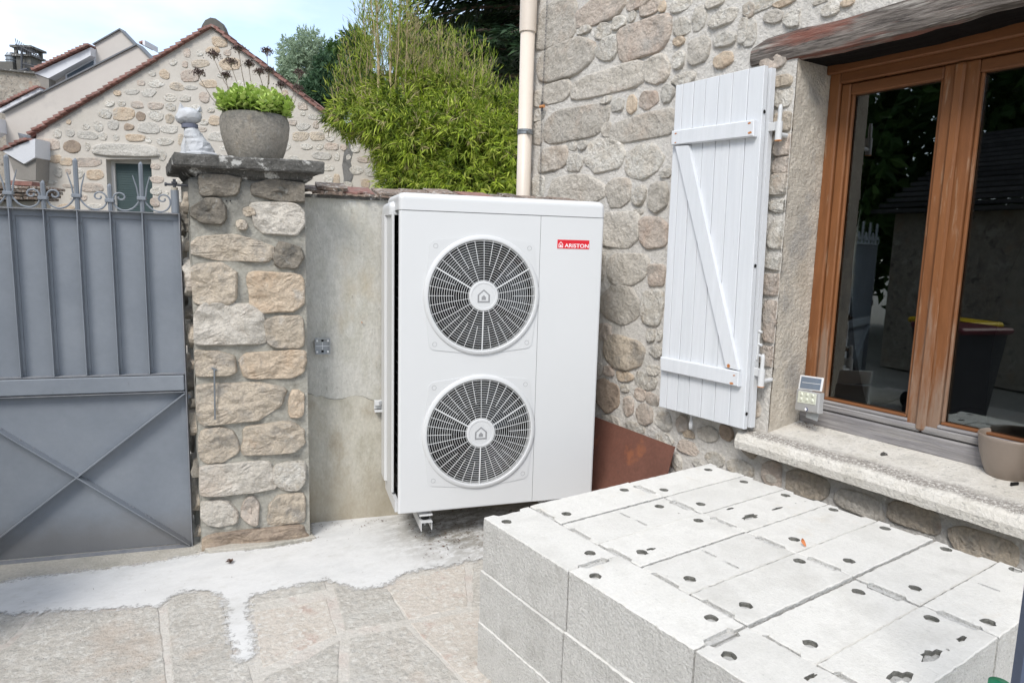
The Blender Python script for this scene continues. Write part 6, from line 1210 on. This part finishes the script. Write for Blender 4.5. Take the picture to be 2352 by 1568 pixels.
# ------------------------------------------------------------------ vegetation
rs = np.random.RandomState(77)
def blob_pts(blobs, n, shell=.55):
    w = np.array([b[2]*b[3] for b in blobs], float); w /= w.sum(); idx = rs.choice(len(blobs), n, p=w); P_ = np.zeros((n, 3)); D_ = np.zeros((n, 3))
    for i, k in enumerate(idx):
        cx, cy, rx, ry, Y, rd = blobs[k]; d = rs.normal(size=3); d /= np.linalg.norm(d); r = 1-shell*rs.rand()**1.6
        Yc = Y+d[2]*rd*r; P_[i] = depth_at(cx+d[0]*rx*r, cy-d[1]*ry*r, Yc); D_[i] = RC[0]*d[0]-RC[1]*d[1]+RC[2]*d[2]
    return P_, D_
def sprays(P_, D_, per, L0, W0, droop=.6, spread=.8, stem=.12, up=0.):
    C_, R_, U_, LL, WW = [], [], [], [], []
    for p, d in zip(P_, D_):
        ax = d+rs.normal(size=3)*.35; ax[2] += up-droop*.4; ax /= np.linalg.norm(ax)
        for k in range(per):
            t_ = rs.rand(); v = ax+rs.normal(size=3)*spread*.55; v[2] -= droop*rs.rand(); C_.append(p+ax*stem*t_); R_.append(v); U_.append(d*.6+rs.normal(size=3)*.6+[0, 0, .5]); LL.append(L0*rs.uniform(.6, 1.3)); WW.append(W0*rs.uniform(.7, 1.2))
    return C_, R_, U_, LL, WW
bam = empty('bamboo_thicket', depth_at(1000, 700, 8.2)*[1, 1, 0], 'large yellow-green bamboo thicket behind the garden wall', 'bamboo')
BL = [(835,265,80,42,8.2,.6),(905,275,80,62,8.0,.7),(950,340,85,85,7.9,.7),(1000,290,90,70,8.2,.8),(1060,320,90,85,7.9,.8),(1120,350,75,90,7.8,.7),(1170,360,50,95,7.8,.7),(960,430,80,70,7.7,.6),(1060,430,110,80,7.6,.7),(1160,440,70,70,7.6,.6),(1010,225,75,60,8.5,.7),(1075,240,60,60,8.4,.7),(925,225,60,55,8.5,.6),(870,235,45,40,8.4,.5),(925,330,40,40,7.9,.4),(935,420,30,50,7.9,.4),(1185,260,25,50,8.,.3),(1145,280,45,50,8.,.4)]
P_, D_ = blob_pts(BL, 6800, .38); v, f = leaf_arr(*sprays(P_, D_, 8, .105, .0135, .75, 1., .11)); mk('foliage', v, f, M_bam, bam, kind='stuff')
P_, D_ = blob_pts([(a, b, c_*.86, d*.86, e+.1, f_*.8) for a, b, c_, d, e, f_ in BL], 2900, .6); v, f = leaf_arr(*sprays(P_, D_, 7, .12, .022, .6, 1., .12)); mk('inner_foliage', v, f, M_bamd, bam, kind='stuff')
P_, D_ = blob_pts([b for b in BL if b[1] < 380], 620, .25); v, f = leaf_arr(*sprays(P_, D_, 7, .11, .014, .3, .8, .10)); mk('dry_foliage', v, f, M_straw, bam, kind='stuff')
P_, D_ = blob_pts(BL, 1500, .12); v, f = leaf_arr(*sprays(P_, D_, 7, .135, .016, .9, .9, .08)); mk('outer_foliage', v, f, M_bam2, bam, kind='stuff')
# upright feathery shoots
CC, RR, UU, LL, WW = [], [], [], [], []; g = G()
shoots = [(862,-60,870,210,1),(902,-80,898,230,1),(938,30,942,240,1),(1043,70,1040,260,1),(920,-10,915,220,1),(882,-40,880,200,0),(850,-20,850,180,0),(835,40,838,190,0),(960,10,955,200,0),(985,40,980,200,0),(1010,60,1005,200,0),(1065,80,1060,220,0),(1088,90,1078,220,0),(1108,105,1090,240,0),(870,-90,875,180,0),(890,-60,888,180,0),(915,-40,910,170,0),(935,-20,930,170,0),(1030,85,1030,230,0),(1130,130,1110,260,0),(1185,190,1160,300,0),(1172,210,1150,310,1),(1195,230,1175,320,0),(800,110,830,220,0),(775,125,815,215,0),(788,90,825,200,0),(765,160,812,235,0),(760,200,815,250,0),(815,70,835,180,0),(845,10,852,160,0),(828,-10,848,120,0),(872,-140,872,120,0),(1000,90,995,220,0)]
shoots += [(x+rs.randint(-14, 14), int(y), x, y+150, 0) for x, y in [(840,60),(860,20),(880,70),(905,30),(925,60),(950,70),(975,90),(1000,120),(1025,130),(1050,140),(1080,150),(1105,160),(1135,190),(1150,210),(995,70),(1055,100),(965,50),(940,20),(1175,230),(1120,150)]]
for x0, y0, x1, y1, cane in shoots:
    Y = 8.3+rs.uniform(-.4, .5); A = depth_at(x1, y1+40, Y); B = depth_at(x0, y0, Y+rs.uniform(-.2, .2)); mid = (A+B)/2+rs.normal(size=3)*.05
    g.tube([A, mid, B], [.018 if cane else .007, .014 if cane else .005, .003], 5)
    L_ = np.linalg.norm(B-A); n = int(L_*150)
    for k in range(n):
        t_ = rs.rand()**.85; p = A*(1-t_)+B*t_; sp = .30*(1-t_*.65); off = rs.normal(size=3)*sp*.55; off[2] = abs(off[2])*.6
        v = off*1.2+np.array([0, 0, .35+.5*rs.rand()])*.5+rs.normal(size=3)*.12; CC.append(p+off*.8); RR.append(v); UU.append(rs.normal(size=3)); LL.append(.10*rs.uniform(.6, 1.3)); WW.append(.010*rs.uniform(.7, 1.3))
        if k % 9 == 0: g.tube([p, p+off*.5+[0, 0, .05], p+off*.9+[0, 0, .08]], .0018, 3, cap=False)
g.mk('cane', M_cane, bam, kind='stuff'); v, f = leaf_arr(CC, RR, UU, LL, WW); n = len(v)//4; k = int(n*.88); mk('shoot_foliage', v[:k*4], f[:k], M_bam, bam, kind='stuff'); v2, f2 = v[k*4:], [[i-k*4 for i in q] for q in f[k:]]; mk('dry_foliage', v2, f2, M_straw, bam, kind='stuff')
# fir tree
fir = empty('fir_tree', depth_at(1210, 700, 13.5)*[1, 1, 0], 'dark fir tree with drooping branches above the bamboo', 'tree')
base = depth_at(1210, 700, 13.5)*[1, 1, 0]; G().tube([base, base+[0, 0, 6], base+[.1, 0, 13]], [.3, .24, .05], 12).mk('trunk', M_bark, fir)
CC, RR, UU, LL, WW = [], [], [], [], []; g = G()
for i in range(190):
    z = 4.7+8*rs.rand()**1.15; a = rs.rand()*6.28; L_ = (2.75-.2*(z-4.7))*rs.uniform(.7, 1.05); d = np.array([math.cos(a), math.sin(a), 0]); b0_ = base+[0, 0, z]
    pts = [b0_+d*L_*t_+np.array([0, 0, -L_*.14*t_*t_+.1*math.sin(3*t_)]) for t_ in np.linspace(0, 1, 5)]; g.tube(pts, [.05, .04, .03, .018, .006], 5)
    for k in range(int(L_*120)):
        t_ = .12+.88*rs.rand(); q = t_*4; j = min(3, int(q)); p = pts[j]+(pts[j+1]-pts[j])*(q-j); s = np.array([-d[1], d[0], 0])*rs.choice([-1, 1]); w = rs.rand()*.55*(1-t_*.6); c_ = p+s*w+d*w*.4+[0, 0, -w*.25]
        CC.append(c_+rs.normal(size=3)*.03); RR.append(s*.8+d*.8+[0, 0, -.25]+rs.normal(size=3)*.25); UU.append(np.array([0, 0, 1.])+rs.normal(size=3)*.4); LL.append(.20*rs.uniform(.6, 1.3)); WW.append(.055*rs.uniform(.7, 1.3))
g.mk('branch', M_bark, fir, kind='stuff'); v, f = leaf_arr(CC, RR, UU, LL, WW); mk('needles', v, f, M_fir, fir, kind='stuff')
def tree(name, x, Y, blobs, m, n, L0, W0, label, droop=.3, shell=.75, tr=.12, per=6, m2=None):
    base = depth_at(x, 700, Y)*[1, 1, 0]; t_ = empty(name, base, label, 'tree', 'trees beyond the gabled house')
    topz = max(depth_at(b[0], b[1]+b[3]*.3, b[4])[2] for b in blobs); topz *= .8; g = G(); g.tube([base, base+[.05, 0, topz*.5], base+[0, .05, topz]], [tr, tr*.7, tr*.15], 8)
    for b in blobs:
        c_ = depth_at(b[0], b[1], b[4]); g.tube([base+[0, 0, topz*.35], (base+[0, 0, topz*.5]+c_)/2, c_], [tr*.4, tr*.25, tr*.08], 5)
    g.mk('trunk', M_bark, t_)
    P_, D_ = blob_pts(blobs, n, shell); v, f = leaf_arr(*sprays(P_, D_, per, L0, W0, droop, 1.2, .2)); mk('crown', v, f, m, t_, kind='stuff'); return t_
tree('birch_tree', 690, 24, [(665,130,22,40,24,1.2),(700,110,26,36,24,1.2),(740,130,28,32,24,1.2),(690,170,42,45,24,1.4),(655,190,22,40,24,1.),(735,180,24,36,24,1.),(668,230,40,40,24,1.2),(716,92,18,20,24,.8),(770,140,16,28,24,.8)], M_birch, 2100, .15, .055, 'airy pale green birch tree behind the gable roof', .5, .9, .12)
tree('birch_tree', 770, 23, [(775,165,22,50,23,.8),(790,210,22,36,23,.8),(765,120,12,24,23,.5)], M_mid, 900, .16, .07, 'small pale green tree between the birch and the bamboo', .4, .9, .08)
tree('evergreen_tree', 740, 19, [(735,215,34,32,19,.9),(752,180,22,34,19,.7),(728,245,30,30,19,.8),(760,240,26,34,19,.8),(745,150,10,20,19,.4)], M_darkg, 2300, .15, .06, 'dark bluish evergreen at the foot of the birch', .2, .7, .1)
tree('evergreen_tree', 812, 20, [(812,90,18,12,20,.5),(822,110,14,14,20,.4),(830,160,12,60,20,.4)], M_darkg, 420, .22, .06, 'dark fir tip standing out left of the bamboo canes', .1, .8, .08)
tree('broadleaf_tree', 1150, 18, [(1130,170,60,50,18,1.5),(1180,200,50,60,18,1.5),(1150,250,70,60,18,1.5),(1195,130,40,40,18,1.2),(1100,230,50,50,18,1.2)], M_mid, 3600, .20, .10, 'mid green broadleaf tree in shade below the fir', .3, .8, .2)
tree('broadleaf_tree', 1040, 24, [(1000,120,90,60,24,2),(1110,110,90,60,24,2),(1180,60,60,60,24,2)], M_fir, 2600, .32, .14, 'very dark tree filling the gap behind the fir', .3, .9, .2)
# ------------------------------------------------------------------ west side of the yard (seen only in the window reflections)
WY = Pl((-4.6, 0, 0), math.radians(95), 1)
wwall = empty('yard_wall', (-4.6, .5, 0), 'rubble stone wall with a lean-to roof across the yard, mirrored in the panes', 'wall')
G().box(WY, -4.5, 3.4, 0, 2.15, 0, .3).mk('wall_body', M_oldst, wwall)
for r in range(16):
    g = G(); g.box(WY, -4.6, 3.6, 2.15+.085*r, 2.20+.085*r, -.25+.16*r, -.02+.16*r); g.mk('roof_course', M_slate, wwall)
yt = empty('yard_tree', (-9, 1.5, 0), 'green tree beyond the yard wall, mirrored in the panes', 'tree'); G().tube([(-9, 1.5, 0), (-9, 1.5, 5)], [.25, .1], 8).mk('trunk', M_bark, yt)
n = 9000; d = rs.normal(size=(n, 3)); d /= np.linalg.norm(d, axis=1)[:, None]; c_ = np.array([-9, 1.5, 5.2])+d*[3, 4.5, 2.4]*(rs.rand(n, 1)**.35); v, f = leaf_arr(c_, rs.normal(size=(n, 3)), rs.normal(size=(n, 3)), rs.uniform(.2, .4, n), rs.uniform(.1, .2, n)); mk('crown', v, f, M_mid, yt, kind='stuff')
for j, (x, y, m, lab) in enumerate([(-2.6, 1.35, M_yel, 'dark wheeled bin with a yellow lid in front of the gate'), (-2.1, 1.05, M_mar, 'dark wheeled bin with a maroon lid in front of the gate')]):
    bn = empty('wheeled_bin', (x, y, 0), lab, 'bin'); BP = Pl((x, y, 0), .3)
    g = G(); g.loft([[BP.pt(u, z, o) for u, o in ((-a, -a*.9), (a, -a*.9), (a, a*.9), (-a, a*.9))] for z, a in ((.06, .20), (.9, .27))], cap=True); g.mk('bin_body', M_bin, bn)
    G().box(BP, -.30, .30, .90, .96, -.29, .29, .02).mk('bin_lid', m, bn)
    for s_ in (-.2, .2): G().tube([BP.pt(s_-.03, .09, .25), BP.pt(s_+.03, .09, .25)], .09, 14).mk('wheel', M_bin, bn)

for j, (x, y, r, h) in enumerate([(-3.6, 5.2, 1.5, 3.4), (-5.8, 6.2, 1.9, 4.4), (-8.2, 7.0, 2.1, 4.8), (-10.5, 5.2, 2.2, 5.2)]):  # unseen trees added to block sky from the pane reflections
    ht = empty('sky_blocker_tree', (x, y, 0), 'dark evergreen '+['nearest the gate', 'second from the gate', 'third from the gate', 'farthest from the gate'][j]+', added to keep sky out of the panes', 'tree', 'evergreens added to darken the panes'); G().tube([(x, y, 0), (x, y, h)], [.16, .06], 7).mk('trunk', M_bark, ht)
    n = 3600; d = rs.normal(size=(n, 3)); d /= np.linalg.norm(d, axis=1)[:, None]; c_ = np.array([x, y, h*.62])+d*[r, r, h*.62]*(rs.rand(n, 1)**.3); v, f = leaf_arr(c_, rs.normal(size=(n, 3)), rs.normal(size=(n, 3)), rs.uniform(.2, .4, n), rs.uniform(.12, .22, n)); mk('crown', v, f, M_mid, ht, kind='stuff')

nh = empty('sky_blocker_house', (-6, 13, 0), 'plain beige house added behind the evergreens to shut sky out of the panes', 'house')  # unseen house added to close the sky gaps between these trees in reflection
NP = Pl((-6, 11, 0), 0.); G().box(NP, -9, 1.6, 0, 4.2, 0, 5).mk('wall', M_oldst, nh)
g = G(); g.prism([NP.pt(-9.4, 4.2, -.4), NP.pt(2., 4.2, -.4), NP.pt(2., 4.35, -.4), NP.pt(-9.4, 4.35, -.4)], [NP.pt(-9.4, 7.0, 2.5), NP.pt(2., 7.0, 2.5), NP.pt(2., 7.15, 2.5), NP.pt(-9.4, 7.15, 2.5)]); g.prism([NP.pt(-9.4, 7.0, 2.52), NP.pt(2., 7.0, 2.52), NP.pt(2., 7.15, 2.52), NP.pt(-9.4, 7.15, 2.52)], [NP.pt(-9.4, 4.2, 5.4), NP.pt(2., 4.2, 5.4), NP.pt(2., 4.35, 5.4), NP.pt(-9.4, 4.35, 5.4)]); g.mk('roof', M_slate, nh)
